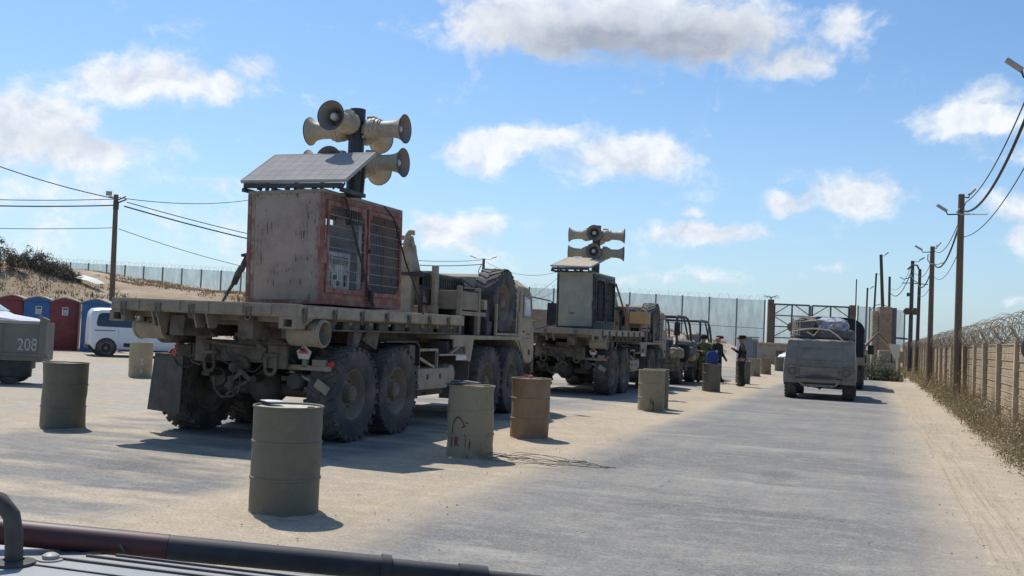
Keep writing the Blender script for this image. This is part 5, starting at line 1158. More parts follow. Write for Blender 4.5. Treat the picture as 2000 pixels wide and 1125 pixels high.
coil('razor_wire', 'large rusty razor wire coil along the top of the panel fence', [(FX-.06, 13, 2.09), (FX-.06, 20, 2.07), (FX-.06, 60, gz_(60)+2.07), (FX-.06, 97, gz_(97)+2.1)], .27, .24, .0048, M_razor, 14, .40)
coil('razor_wire', 'second brown razor wire coil tangled behind the first on the panel fence', [(FX+.22, 13, 2.05), (FX+.22, 20, 2.02), (FX+.22, 60, gz_(60)+1.98), (FX+.22, 97, gz_(97)+2.0)], .24, .23, .0042, M_razor, 12, .42)
b = MB(); Y = 13.3
while Y < 98: b.bar((FX, Y, gz_(Y)+1.8), (FX-.2, Y, gz_(Y)+2.12), .03, .03); b.bar((FX, Y, gz_(Y)+1.8), (FX+.22, Y, gz_(Y)+2.12), .03, .03); Y += PS
for dx, dz in ((-.2, 2.1), (-.1, 1.96), (.2, 2.1), (.1, 1.95)): b.tube([(FX+dx, 13.3, dz)]+[(FX+dx, y_, gz_(y_)+dz+random.uniform(-.02, .02)) for y_ in range(15, 98, 2)], .005, 4)
b.build('wire_bracket', M_razor, t)

def utility_pole(name, label, x, y, zb, zt, r=.12, lamps=(), group=None, lean=(0, 0), m=None):
    t = thing(name, label, 'utility pole', (x, y, zb), 0, group); H_ = zt-zb; lx, ly = lean
    b = MB(); b.tube([(0, 0, -.3), (lx*.25, ly*.25, H_*.25), (lx*.5, ly*.5, H_*.5), (lx, ly, H_)], [r, r*.95, r*.9, r*.78], 12); b.build('pole_shaft', m or M_wood, t)
    for (dx, dy, z, L) in lamps:
        b = MB(); e = Vector((dx, dy, 0)).normalized(); p = Vector((lx, ly, z-zb))
        b.tube([p, p+e*L*.55+Vector((0, 0, -.02)), p+e*L*.62+Vector((0, 0, .10))], .022, 6); a = b.build('lamp_arm', M_dark, t)
        b = MB(); b.bar(p+e*L*.58+Vector((0, 0, .08)), p+e*L+Vector((0, 0, .26)), .13, .07, (0, 0, 1), .02); b.build('lamp_head', M_lamp, a)
    return t
GP = 'wooden poles along the right fence'
PX = 2.36
UP = [(17.2, 6.8), (33.2, 6.22), (49.1, 6.10)]
utility_pole('utility_pole', 'wooden pole just beyond the right edge whose street lamp reaches into view', PX, UP[0][0], 0, UP[0][1], .12, [(-1, 0, 5.82, .56)], GP)
utility_pole('utility_pole', 'tall brown wooden pole with street lamp, nearest fully visible on the right', PX, UP[1][0], gz_(33), UP[1][1], .115, [(-1, -.3, 5.62, .72), (1, .5, 6.15, .42)], GP)
utility_pole('utility_pole', 'second brown pole from the right with a lamp and white cable loop', PX, UP[2][0], gz_(49), UP[2][1], .125, [(-1, -.2, 5.85, .75), (.8, .6, 6.05, .4)], GP)
t = utility_pole('utility_pole', 'grey pole with bent top tube between two others on the right', PX, 63.5, gz_(63), 6.1, .11, [], GP, (.05, 0), M_wood2)
b = MB(); b.tube([(-.62, .1, 6.35), (-.35, .1, 6.62), (-.1, .05, 6.6), (.03, 0, 6.3), (.05, 0, 5.9)], .05, 8); b.tube([(-.4, 0, 5.55), (.5, 0, 5.5)], .03, 6); b.build('bent_tube', M_dark, t)
t = utility_pole('utility_pole', 'dark blue grey pole carrying two round lamps halfway up', 2.30, 73.5, gz_(73), 7.35, .15, [(.6, -.3, 7.3, .8)], GP, (.02, 0), mat('pole_bluegrey', (.07, .075, .085), .7, col2=(.05, .05, .055)))
for dx in (-.25, .25):
    b = MB(); b.lathe([(0, 0), (.22, 0), (.24, .05), (.2, .12), (0, .14)], axm((dx, -.18, 4.3), (0, -1, 0)), 18); b.build('round_lamp', mat('round_lamp_brown', (.10, .065, .05), .6), t)
b = MB(); b.tube([(-.05, 0, 6.6), (-.5, .1, 6.45), (-.75, .1, 6.6)], .03, 6); b.build('cross_arm', M_dark, t); b = MB(); b.tube([(-.05, 0, 6.2), (-.6, .1, 6.2)], .03, 6); b.build('cross_arm', M_dark, t); MB().bx(-.30, -.12, -.1, .1, 5.3, 5.55, .03).build('junction_box', M_dark, t)
for i, (px, yt, D, r, lean, lb) in enumerate(((1733, 497, 86, .16, (-.55, 0), 'tall dark leaning pole in front of the stone tower'), (1740, 540, 92, .13, (-.1, 0), 'shorter dark pole just right of the tall leaning pole'), (1706, 533, 98, .11, (.25, 0), 'thin dark pole left of the stone tower'), (1693, 562, 104, .11, (.1, 0), 'short thin pole left of the thin dark pole'), (1673, 545, 100, .07, (0, 0), 'thin antenna like pole beside the right gatepost'))):
    x, y, z = on(D, px); d = pxdir(px, yt); k = D/(fw.dot(d)); zt = 1.6+d.z*k
    utility_pole('distant_pole', lb, x, y, z, zt, r, [(.6, -.4, zt-.1, .7)] if i in (0, 2, 3) else [], 'distant poles near the gate', lean, M_wood2)
# cables on the right
def cable(label, pts, r, sag, m=M_cable, name='power_cable'):
    b = MB(); P = []
    for i, (a, c) in enumerate(zip(pts, pts[1:])):
        a, c = Vector(a), Vector(c); sg = sag[i] if isinstance(sag, (list, tuple)) else sag
        N = 22
        for k in range(N): u = k/N; p = a.lerp(c, u); p.z -= sg*4*u*(1-u); P.append(p)
    P.append(Vector(pts[-1])); b.tube(P, r, 5); return tag(b.build(name, m), label, 'cable')
cable('upper thin cable joining the poles on the right', [(PX+.1, 1.0, 6.9), (PX+.1, 17.2, 6.55), (PX+.12, 33.2, 5.98), (PX+.1, 49.1, 5.9), (2.3, 63.5, 5.75), (2.2, 73.5, 6.9), (1.2, 92, 6.5)], .014, [.3, .48, .55, .5, .1, .7])
cable('thick twisted middle cable joining the poles on the right', [(PX+.05, 1.0, 6.5), (PX+.05, 17.2, 6.15), (PX+.05, 33.2, 5.72), (PX+.05, 49.1, 5.35), (2.3, 63.5, 5.3), (2.2, 73.5, 6.5), (1.2, 92, 6.1)], .030, [.3, .70, .75, .6, .1, .8])
cable('low thin cable drooping between the poles on the right', [(PX+.1, 1.0, 5.5), (PX+.1, 17.2, 5.2), (PX+.1, 33.2, 4.95), (PX+.1, 49.1, 4.75), (2.35, 63.5, 4.6)], .011, [.3, .43, .55, .4])
b = MB(); b.tube([(PX-.05, 33.1, 5.78), (PX-.14, 33.05, 5.66), (PX-.02, 33.05, 5.60), (PX+.2, 33.0, 5.60), (PX+.6, 32.0, 5.48)], .022, 6)
tag(b.build('cable_loop', M_cablew), 'white insulated cable loop on the nearest tall wooden pole', 'cable')
b = MB(); b.tube([(PX-.18, 49.0, 5.75), (PX-.2, 48.95, 5.5), (PX-.1, 48.9, 5.33), (PX+.15, 48.9, 5.28), (PX+.4, 48.0, 5.3)], .026, 6)
tag(b.build('cable_loop', M_cablew), 'white cable loop on the second brown pole', 'cable')
# round sign at the right edge, seen from behind
t = thing('round_sign', 'round grey sign seen from behind at the right edge', 'road sign', (2.52, 18.55, 0)); b = MB(); b.cyl((0, 0, -.2), (0, 0, 1.9), .03, n=10); b.build('sign_post', M_dark, t)
b = MB(); b.lathe([(0, 0), (.25, 0), (.26, .012), (.25, .024), (0, .024)], axm((0, -.035, 1.66), (-.25, -1, 0)), 28); b.build('sign_disc', mat('sign_back', (.13, .125, .125), .6), t)
# behind the panel fence on the right: watch post and mesh fence
x, y = 7.4, 50.0; t = thing('watch_post', 'small dark watch post ringed with wire behind the panel fence', 'watch post', (x, y, h(x, y)))
b = MB()
for dx in (-.42, -.05, .12, .42): b.bar((dx, 0, 0), (dx, 0, 3.35-.2*abs(dx)), .16 if abs(dx) < .2 else .1, .12)
b.bx(-.5, .5, -.1, .5, 1.6, 1.8); b.bx(-.5, .5, -.05, .05, 3.0, 3.1); b.build('post_frame', M_rustpost, t)
for i in range(5): b = MB(); b.tube([(.0+.55*math.cos(a*.35), -.15+i*.1, 2.95+.48*math.sin(a*.35)) for a in range(18)], .018, 4, closed=True); b.build('wire_ring', M_razorg, t)

# ------------------------------------------------------------------ the tall mesh fence along the horizon and the gate
t = thing('border_fence', 'tall grey mesh fence with dark posts along the horizon', 'fence', (0, 0, 0))
A, B_ = Vector((-125, 91, 7.9)), Vector((-9.3, 94.3, 5.25))
N = 47
b2 = MB(); prev = None
for k in range(N+1):
    p = A.lerp(B_, k/N); zb = h(p.x, p.y)-.3
    b = MB(); b.bx(p.x-.06, p.x+.06, p.y-.06, p.y+.06, zb, p.z, 0); b.build('fence_post', M_fpost, t)
    if prev:
        q, zq = prev; b2.quad((q.x, q.y-.07, zq), (p.x, p.y-.07, zb), (p.x, p.y-.07, p.z-.06), (q.x, q.y-.07, q.z-.06))
    prev = (p, zb)
b2.build('wire_mesh', M_veil, t, smooth=0)
b = MB(); b.bar(A-Vector((0, 0, 2.6)), B_-Vector((0, 0, 2.6)), .04, .05); b.build('mid_rail', M_fpost, t)
coil('razor_wire', 'pale razor wire coil along the top of the tall mesh fence', [A+Vector((0, 0, .10)), B_+Vector((0, 0, .10))], .26, .34, .008, M_razorg, 9, .4)
t = thing('mesh_fence', 'short stretch of tall mesh fence right of the gate, up to the stone tower', 'fence', (0, 0, 0))
A2, B2 = Vector((-1.4, 97.4, 5.1)), Vector((2.6, 99.5, 4.9)); b2 = MB()
for k in range(5):
    p = A2.lerp(B2, k/4); b = MB(); b.bx(p.x-.06, p.x+.06, p.y-.06, p.y+.06, -.8, p.z, 0); b.build('fence_post', M_fpost, t)
b2.quad((A2.x, A2.y-.07, -.7), (B2.x, B2.y-.07, -.7), (B2.x, B2.y-.07, 4.85), (A2.x, A2.y-.07, 5.05)); b2.build('wire_mesh', M_veil, t, smooth=0)
t = thing('mesh_fence', 'mesh fence far behind the panel fence at the right edge', 'fence', (0, 0, 0)); b2 = MB(); A2, B2 = Vector((8.4, 50, 3.15)), Vector((30, 58, 3.4))
for k in range(9):
    p = A2.lerp(B2, k/8); b = MB(); b.bx(p.x-.05, p.x+.05, p.y-.05, p.y+.05, -.6, p.z, 0); b.build('fence_post', M_fpost, t)
b2.quad((A2.x, A2.y-.07, -.5), (B2.x, B2.y-.07, -.5), (B2.x, B2.y-.07, B2.z), (A2.x, A2.y-.07, A2.z)); b2.build('wire_mesh', M_veil, t, smooth=0)

gx, gy = -8.8, 94.6
t = thing('border_gate', 'double leaf steel gate of braced tubes with a round plate, closing the road ahead', 'gate', (gx, gy, -.45), R(19.5))
for x in (0, 7.35): b = MB(); b.bx(x-.26, x+.26, -.2, .2, -.3, 5.75 if x == 0 else 5.55, .04); b.build('gate_post', M_rustpost, t)
def leaf(x0, x1, z0, z1, disc):
    b = MB(); T_ = lambda p, q, wd=.10: b.bar((p[0], 0, p[1]), (q[0], 0, q[1]), wd, wd, (0, 1, 0))
    for p, q in (((x0, z1), (x1, z1)), ((x0, z0), (x0, z1)), ((x1, z0), (x1, z1)), ((x0, z0), (x1, z0))): T_(p, q, .14)
    xm = (x0+x1)/2; T_((xm, z0), (xm, z1), .12)
    za, zb_ = z1-1.0, z1-2.0
    T_((x0, za), (x1, za)); T_((x0, zb_), (x1, zb_)); T_((x0, z1-3.0), (x1, z1-3.0))
    T_((x0, za+.1), (xm-.3, z1-.05), .07); T_((x1, za+.1), (xm+.3, z1-.05), .07)
    for sx in (x0, x1): T_((xm, zb_), (sx, za-.1), .07); T_((xm, zb_), (sx, z1-2.9), .07)
    l = b.build('gate_leaf', M_gate, t)
    b = MB(); b.lathe([(0, 0), (.42, 0), (.43, .03), (.42, .06), (0, .06)], axm((xm, -.05, zb_), (0, -1, 0)), 20); b.build('round_plate', mat('plate_grey', (.12, .12, .11), .6), l)
    b = MB(); b.quad((x0, .04, z0), (x1, .04, z0), (x1, .04, z1), (x0, .04, z1)); b.build('wire_mesh', veil_mat('gate_mesh', (.32, .33, .35), .72, 3.0), l, smooth=0)
leaf(.34, 3.50, .2, 5.35, True); leaf(3.74, 7.05, .2, 5.35, True)
b = MB(); b.bx(3.54, 3.70, -.06, .06, 0, 5.3); b.build('bright_gap_strip', M_cablew, t)  # pale colour stands for the bright gap between the two leaves
b = MB()
for k in range(16):
    a = k*.42; b.tube([(.0, 0, 5.75), (.18*math.cos(a), .18*math.sin(a), 6.0), (.75*math.cos(a), .5*math.sin(a), 6.0+.2*math.sin(k*2.1))], .014, 4)
b.build('wire_spray', M_dark, t)
x, y, z = on(83, 1733); t = thing('stone_tower', 'slim brown stone tower standing right of the gate', 'tower', (x, y, z-.2), R(14))
b = MB(); b.bx(-.65, .35, -.5, .5, 0, 5.35, .03); b.build('tower_shaft', M_stone, t); MB().bx(.352, .72, -.45, .4, 0, 5.30, .02).build('side_slab', mat('tower_dark', (.11, .10, .095), .9), t)
b = MB(); b.bx(-1.12, -.66, -.3, .3, 0, 5.0, .02)
for k in range(9): b.bx(-1.16, -.66, -.36, -.30, .4+k*.52, .62+k*.52, .02)
b.build('block_infill', M_conc, t)
b = MB(); b.tube([(-1.3, 0, 5.0), (-.9, 0, 5.45), (-.4, 0, 5.6), (.1, 0, 5.38)], .03, 5); b.bar((.7, 0, 2.9), (1.7, -.1, 2.85), .14, .14); b.build('floodlight_arm', M_dark, t)
x, y, z = on(70, 1718); t = thing('ridge_tent', 'small ridge tent shaped shelter on the concrete blocks', 'tent', (x, y, z+1.6), R(10))
b = MB(); b.loft([[(-1.15, -.8, 0), (0, -.1, 1.15), (1.05, -.7, 0)], [(-1.15, .9, 0), (0, .6, 1.15), (1.05, .9, 0)]]); b.build('tent_canvas', mat('tent_canvas', (.26, .21, .15), .9, col2=(.2, .165, .12), scale=3), t); b = MB(); b.bar((-1.25, -.85, -.05), (0, -.15, 1.2), .1, .1); b.bar((1.1, -.75, -.05), (0, -.15, 1.2), .07, .07); b.build('tent_pole', M_wood, t)
x, y, z = on(66, 1722)
for i, (dx, dy, zz, w_, hh, lb) in enumerate(((-1.5, .3, 0, 1.9, 1.6, 'long grey concrete block behind the round bush'), (.55, .1, 0, 1.5, .85, 'low concrete block under two others at the road bend'), (.35, .35, .86, .75, .75, 'upper left square concrete block at the road bend'), (1.15, .35, .86, .72, .75, 'upper right square concrete block at the road bend'))):
    tag(MB().bx(-w_/2, w_/2, 0, .9, 0, hh, .04).build('concrete_block', M_conc, loc=(x+dx, y+dy, z+zz), rz=R(6)), lb, 'concrete block', 'concrete blocks at the bend')
x, y, z = on(57, 1752); b = MB(); b.prism([(-.35, 2.0), (.3, 1.95), (.25, 1.3), (.18, 1.2), (.2, .8), (.1, .8), (.06, 1.2), (-.02, 1.15), (-.1, 1.3), (-.16, 1.5), (-.25, 1.75)], 'y', -.03, .03); b.bx(.12, .18, -.04, .04, -.2, 1.0)
tag(b.build('sun_bleached_panel', mat('bleached', (.60, .52, .38), .9), loc=(x, y, z), rz=R(10)), 'torn sun bleached pale panel on a stake at the end of the panel fence', 'panel')
x, y, z = on(61, 1467); t = thing('guard_cabinet', 'grey metal guard cabinet standing behind the man in the peaked cap', 'cabinet', (x, y, z), R(20))
MB().bx(-.55, .18, 0, .8, 0, 1.98, .02).build('cabinet_body', mat('cab_grey', (.22, .22, .24), .6, col2=(.18, .18, .2)), t); MB().bx(.19, .56, .02, .78, 0, 1.94, .02).build('side_bay', mat('cab_grey2', (.30, .31, .29), .6), t); MB().bx(-.6, .6, -.05, .85, 1.985, 2.06, .01).build('cabinet_roof', M_conc, t)
b = MB()
for k in range(4): b.bx(.25+k*.07, .27+k*.07, .0, .018, .2, 1.8)
b.build('vent_slats', M_dark, t)
x, y, z = on(76, 1530); t = thing('low_building', 'low sandy building behind the distant white car and gate', 'building', (x, y+7, h(x, y)-.1), R(18)); MB().bx(-2.6, 1.5, 0, 2.0, 0, 1.75, .03).build('wall', M_conc, t); MB().bx(-2.7, 1.6, -.1, 2.1, 1.752, 1.9, .02).build('roof', M_slabp, t); b = MB(); b.bx(-1.0, .2, -.02, .02, .3, 1.3); b.build('opening_shade_panel', mat('opening_shade_colour', (.12, .09, .07), .9), t)  # dark slab on a closed wall, its colour stands for shade inside an opening
x, y, z = on(74, 1075); t = thing('blockwork_hut', 'pinkish blockwork hut seen between the two flatbed trucks', 'hut', (x, y, h(x, y)-.8), R(19)); MB().bx(-1.5, 1.6, 0, 2, 0, 3.0, .02).build('wall', M_pink, t); MB().bx(-1.6, 1.7, -.06, 2.1, 3.002, 3.1, .02).build('roof', M_conc, t)
b = MB()
for k in range(6): b.bx(-1.5, 1.6, -.012, -.002, .4+k*.42, .43+k*.42)
b.build('mortar_line', M_slabp, t)

# ------------------------------------------------------------------ left pole, cables, centre lamp pole
def at(px, py, D): d = pxdir(px, py); return Vector((0, 0, 1.6))+d*(D/fw.dot(d))
lp = at(215, 672, 47); lt = at(227, 380, 47)
t = utility_pole('utility_pole', 'brown wooden pole with a floodlight on the left, before the berm', lp.x, lp.y, h(lp.x, lp.y), lt.z, .135, [], None, (lt.x-lp.x, lt.y-lp.y))
b = MB(); q = Vector((lt.x-lp.x, lt.y-lp.y, lt.z-h(lp.x, lp.y)))
b.rbox(q+Vector((-.28, -.15, .04)), (.26, .14, .22), (.2, 0, R(40)), .02); b.build('floodlight', M_lamp, t)
b = MB(); b.bar(q+Vector((-.3, -.15, -.12)), q+Vector((0, 0, -.12)), .04, .04); b.bar(q+Vector((0, 0, -.42)), q+Vector((.42, .2, -.20)), .05, .06); b.bar(q+Vector((0, 0, -.30)), q+Vector((.38, .2, -.06)), .04, .05); b.bx(q.x-.05, q.x+.1, q.y-.12, q.y+.12, q.z-.7, q.z-.3, .03); b.build('insulator_bracket', M_dark, t)
mp = at(945, 505, 95)
t2 = utility_pole('lamp_pole', 'distant lamp pole with two raised lamps behind the spare wheel', mp.x, mp.y, h(mp.x, mp.y), mp.z, .16, [(.94, .33, mp.z-.05, 1.2), (-.94, -.33, mp.z-.05, 1.3)], None)
b = MB(); b.tube([(-.2, 0, mp.z-h(mp.x, mp.y)-.5), (-.5, 0, mp.z-h(mp.x, mp.y)-1.2), (-.2, 0, mp.z-h(mp.x, mp.y)-1.9)], .04, 5); b.build('cable_coil', M_dark, t2)
PA = lambda px, py: at(px, py, 47)
cable('cable falling from upper left to the top of the left pole', [at(-240, 225, 40), PA(225, 388)], .022, .35)
cable('thin level cable reaching the left pole just below its top', [at(-240, 380, 40), PA(222, 389)], .017, .12)
cable('thick level cable reaching the left pole below the thin one', [at(-240, 392, 40), PA(222, 401)], .028, .12)
cable('lowest thin cable reaching the left pole from the left', [at(-240, 438, 40), PA(220, 445)], .014, .10)
hp = at(570, 372, 70)
cable('cable sagging from the left pole towards the red framed cabinet', [PA(232, 386), hp], .018, .55)
utility_pole('utility_pole', 'far pole almost hidden behind the red framed cabinet', hp.x, hp.y, h(hp.x, hp.y), hp.z, .12)
cable('upper of two cables falling right from the left pole to the distant lamp pole', [PA(248, 395), at(940, 508, 95)], .022, 1.0)
cable('lower thick cable falling right from the left pole to the distant lamp pole', [PA(243, 403), at(943, 516, 95)], .034, 1.05)
cable('lowest cable falling right from the left pole towards the first truck', [PA(232, 447), at(700, 545, 80)], .016, .7)
cable('faint cable running between the distant lamp pole and the olive cabinet truck', [at(950, 512, 95), at(1120, 520, 88)], .018, 1.0)

# ------------------------------------------------------------------ olive vehicles on the road
TYH, RMH = tyre_mesh(.46, .32, 22, .23, .014), rim_mesh(.23, .15, 8)
t = thing('military_vehicle', 'dusty olive wide military vehicle with wrapped bundles on top, driving away on the road', 'military vehicle', (-1.50, 31.75, gz_(32)))
b = MB()
def S(y, zb, zt, wb, wt): return [(wb, y, zb), (wb+.01, y, (zb+zt)*.45), (wt, y, zt-.03), (wt-.05, y, zt), (-wt+.05, y, zt), (-wt, y, zt-.03), (-wb-.01, y, (zb+zt)*.45), (-wb, y, zb)]
b.loft([S(-.02, .50, .98, 1.01, 1.0), S(.0, .48, 1.06, 1.02, 1.01), S(.13, .48, 1.50, 1.03, .965), S(.21, .48, 1.75, 1.03, .93), S(.28, .48, 1.80, 1.03, .92), S(1.9, .52, 1.80, 1.03, .935), S(2.8, .52, 1.79, 1.03, .92), S(3.2, .52, 1.35, 1.02, .94), S(4.5, .55, 1.12, 1.0, .92)], close=True)
vb = b.build('body', M_hmv, t, smooth=28)
b = MB()
for sx in (-1, 1): b.bar((sx*.68, -.012, 1.0), (sx*.63, .205, 1.76), .022, .03, (0, -1, 0))
b.bar((-.97, -.02, 1.03), (.97, -.02, 1.03), .03, .03); b.build('panel_seam', M_hmv, vb)
b = MB()
for z in (1.16, 1.52): b.bx(-.60, .60, (z-1.06)*.295-.014, (z-1.06)*.295+.03, z, z+.010)
b.rbox((-.03, -.0, 1.12), (.16, .05, .04), (0, 0, 0), .01); b.build('panel_rib', M_hmv, vb)
b = MB(); b.bx(-.55, .55, -.055, -.01, .70, .97, .03); b.build('tailgate', M_hmv, vb)
for sx in (-1, 1):
    b = MB(); b.lathe([(.15, .0), (.155, .03), (.13, .045), (.12, .0), (0, -.01)], axm((sx*.77, -.03, .83), (0, -1, 0)), 20); l = b.build('lamp_housing', M_hmv, vb)
    b = MB(); b.lathe([(.10, .0), (.08, .03), (0, .04)], axm((sx*.77, -.03, .83), (0, -1, 0)), 18); b.build('lamp_lens', mat('dirty_lens', (.20, .165, .13), .5), l)
b = MB(); b.bx(-.62, .62, -.14, -.03, .52, .62, .02); b.bar((-.62, -.1, .58), (-.45, -.1, .42), .06, .06); b.bar((.62, -.1, .58), (.45, -.1, .42), .06, .06); b.bx(-.45, .45, -.13, -.06, .39, .46, .01); b.build('rear_bumper', M_hmv, t)
MB().bx(-.34, .34, -.155, -.142, .62, .71).build('number_plate', M_dark, t)
b = MB()
for sx in (-1, 1):
    b = MB(); b.bx(sx*.50, sx*.66, -.04, .0, .60, .66, .01); b.build('tail_lamp', mat('lamp_dull_red', (.16, .05, .04), .5), vb)
    b = MB(); b.tube([(sx*.30, -.06, .48), (sx*.30, -.12, .43), (sx*.30, -.10, .37)], .02, 6); b.build('tow_hook', M_dark, t)
    b = MB(); b.bx(sx*.60, sx*1.02, .18, 1.2, .40, .50, .01); b.build('mud_guard', M_black, t)
b = MB(); b.cyl((-.85, .62, .46), (.85, .62, .46), .08); b.lathe([(0, -.2), (.15, -.1), (.17, 0), (.15, .1), (0, .2)], Matrix.Translation((0, .62, .48)), 14); b.bar((-.5, .5, .42), (.5, .5, .42), .08, .12); b.bx(-.4, .5, .3, 3.6, .40, .6, .05); b.build('rear_axle', M_und, t)
for x in (-.83, .83):
    for y in (.62, 3.9): wheel(t, x, y, .46, x > 0, random.random()*6, TYH, RMH)
b = MB(); b.bar((1.02, .05, .95), (.98, .3, 2.5), .02, .02); b.build('antenna', M_cablew, t)
b = MB()
for x in (-.78, -.70, -.62): b.bar((x, .5, 1.78), (x, .5, 2.36), .025, .025)
b.bar((-.8, .5, 2.1), (.72, .5, 2.1), .03, .03); b.bar((-.78, .5, 2.36), (-.78, 2.4, 2.36), .025, .025); b.build('roof_rack', M_rope, t)
def lump(name, m, c, sz, label, cat, seed, amp=.16, rz=0):
    b = MB(); g = bmesh.ops.create_icosphere(b.bm, subdivisions=4, radius=1)
    for v in g['verts']:
        p = v.co.copy(); q = Vector([math.copysign(abs(k)**.55, k) for k in p])
        n = mnoise.fractal(q*1.6+Vector((seed, 0, 0)), 1.0, 2.0, 4); q *= 1+amp*n
        v.co = (q.x*sz[0], q.y*sz[1], q.z*sz[2])
    return tag(b.build(name, m, loc=c, rz=rz), label, cat)
hz0 = gz_(32)
lump('wrapped_bundle', M_bundle, (-1.98, 32.75, hz0+2.13), (.34, .5, .30), 'square grey bundle with pale edge on the left of the olive military vehicle', 'bundle', 3)
lump('wrapped_bundle', M_wrap, (-1.20, 32.75, hz0+2.22), (.46, .5, .24), 'shiny clear plastic wrapped bundle on top of the olive military vehicle', 'bundle', 8, .25)
lump('wrapped_bundle', M_bundle, (-1.1, 32.65, hz0+1.95), (.58, .5, .17), 'long flat dark bundle beneath the plastic wrapped one', 'bundle', 12)
lump('wrapped_bundle', M_bundle, (-1.9, 32.6, hz0+1.87), (.5, .4, .10), 'thin dark bundle on the lower left of the load', 'bundle', 15)
b = MB(); b.tube([(-2.35, 32.15, hz0+2.0), (-2.0, 32.1, hz0+2.08), (-1.7, 32.05, hz0+2.12), (-1.25, 32.1, hz0+2.08), (-1.05, 32.0, hz0+1.95), (-.85, 31.95, hz0+1.78)], .022, 6); b.tube([(-1.9, 32.1, hz0+2.0), (-1.7, 32.05, hz0+1.9), (-1.55, 32.05, hz0+2.1), (-1.52, 32.02, hz0+2.2)], .016, 5); b.tube([(-2.3, 32.3, hz0+1.8), (-2.33, 32.3, hz0+2.42), (-2.0, 32.35, hz0+2.44), (-1.65, 32.35, hz0+2.47)], .025, 5); b.tube([(-2.18, 32.25, hz0+1.85), (-2.2, 32.25, hz0+2.3), (-1.7, 32.28, hz0+2.36)], .02, 5)
tag(b.build('lashing_rope', M_rope), 'pale rope lashing the bundles on the olive military vehicle', 'rope')
# truck with the black canvas
t = thing('canvas_truck', 'dark military truck with black canvas cover ahead of the olive vehicle', 'military truck', (-1.48, 41.6, gz_(42)))
b = MB(); arc = [(-1.12, 1.2), (-1.12, 2.35)]+[(-1.12*math.cos(R(a)), 2.35+.42*math.sin(R(a))) for a in range(15, 180, 15)]+[(1.12, 2.35), (1.12, 1.2)]
arc[2:-2] = [(math.copysign(abs(x/1.12)**.6, x)*1.12, z) for x, z in arc[2:-2]]
b.prism(arc, 'y', 0, 3.9); b.build('canvas_cover', M_canv, t, smooth=30)
b = MB(); b.bx(-1.15, 1.15, -.03, 3.95, .95, 1.26, .02); b.build('truck_bed', M_hmv, t)
b = MB(); b.loft([S(4.1, .7, 2.2, 1.1, .95), S(5.3, .7, 2.2, 1.1, .92), S(5.6, .7, 1.6, 1.1, 1.0), S(6.7, .7, 1.5, 1.05, .9)], close=True); cb = b.build('cab', M_hmv, t)
b = MB(); b.bx(1.10, 1.13, 4.4, 5.1, 1.45, 1.95); b.build('side_window', M_glass, cb); b = MB(); b.bx(1.25, 1.5, 5.2, 5.26, 1.35, 1.75, .02); b.bx(1.05, 1.3, 5.2, 5.24, 1.7, 1.73); b.build('mirror', M_black, cb)
b = MB(); b.bx(-.5, .5, .2, 6.4, .6, .95); b.bx(1.0, 1.22, 3.2, 3.7, 1.0, 1.3, .02); b.build('chassis', M_und, t)
for x in (-.95, .95):
    for y in (.9, 2.2, 5.9): wheel(t, x, y, .52, x > 0, random.random()*6, TYH, RMH).scale = (1, 1.13, 1.13)

# open vehicles with roll cages, ahead of the second truck
def open_vehicle(loc, label, bars):
    t = thing('open_vehicle', label, 'military vehicle', loc, 0, 'open vehicles with roll cages')
    b = MB(); b.bx(-1.0, 1.0, 0, 3.0, .62, .80, .02); b.bx(-1.0, -.95, 0, 3.0, .8, 1.35, .01); b.bx(.95, 1.0, 0, 3.0, .8, 1.35, .01); b.bx(-.95, .95, -.02, .04, .8, 1.35, .01)
    b.loft([S(3.0, .6, 1.45, 1.0, .9), S(3.9, .6, 1.35, 1.0, .9), S(4.4, .65, 1.15, .95, .85)], close=True); b.build('body', M_undt, t)
    for sx in (-1, 1):
        b = MB(); b.tube([(sx*.93, .05, 1.3), (sx*.93, .05, 2.25), (sx*.90, .12, 2.42), (sx*.88, .3, 2.48), (sx*.88, 2.0, 2.48), (sx*.88, 2.5, 2.42), (sx*.9, 2.85, 2.2), (sx*.92, 3.1, 1.8), (sx*.93, 3.2, 1.4)], .045, 8); b.tube([(sx*.89, 1.5, 2.48), (sx*.9, 2.05, 2.1), (sx*.92, 2.6, 1.6), (sx*.93, 2.9, 1.35)], .035, 6); b.build('roll_cage', M_black, t)
    for y in (.15, 1.5, 2.4): MB().tube([(-.88, y, 2.46), (.88, y, 2.46)], .035, 6).build('cross_bar', M_black, t)
    b = MB(); b.bx(.55, 1.02, .3, 1.0, .55, .95, .03); b.bx(.62, 1.05, 1.3, 1.8, .5, 1.0, .03); b.bx(.8, 1.04, -.1, .3, .5, 1.1, .04); b.bx(-.9, .9, -.08, -.02, .5, .75, .02); b.build('stowage_box', M_undt, t)
    for k in range(11):
        b = MB(); g = bmesh.ops.create_icosphere(b.bm, subdivisions=3, radius=1)
        sx_, sy_, sz_ = random.uniform(.25, .4), random.uniform(.25, .45), random.uniform(.2, .34)
        for v in g['verts']: v.co = Vector([math.copysign(abs(q)**.6, q) for q in v.co]); v.co *= 1+.2*mnoise.noise(v.co*1.7+Vector((k*3, 0, 0))); v.co = (v.co.x*sx_, v.co.y*sy_, v.co.z*sz_)
        o = b.build('kit_bag', [M_undt, M_bundle, M_tan2, M_camo, M_bundle, M_tan, M_unid][k % 7], t, loc=(random.uniform(-.3, .55), .4+k*.5, 1.05+.32*(k % 3)) if k < 5 else (random.uniform(.88, 1.0), .15+(k-5)*.48, random.uniform(.85, 1.35)))
    for x in (-.85, .85):
        for y in (.7, 3.55): wheel(t, x, y, .48, x > 0, random.random()*6, TYH, RMH)
    return t
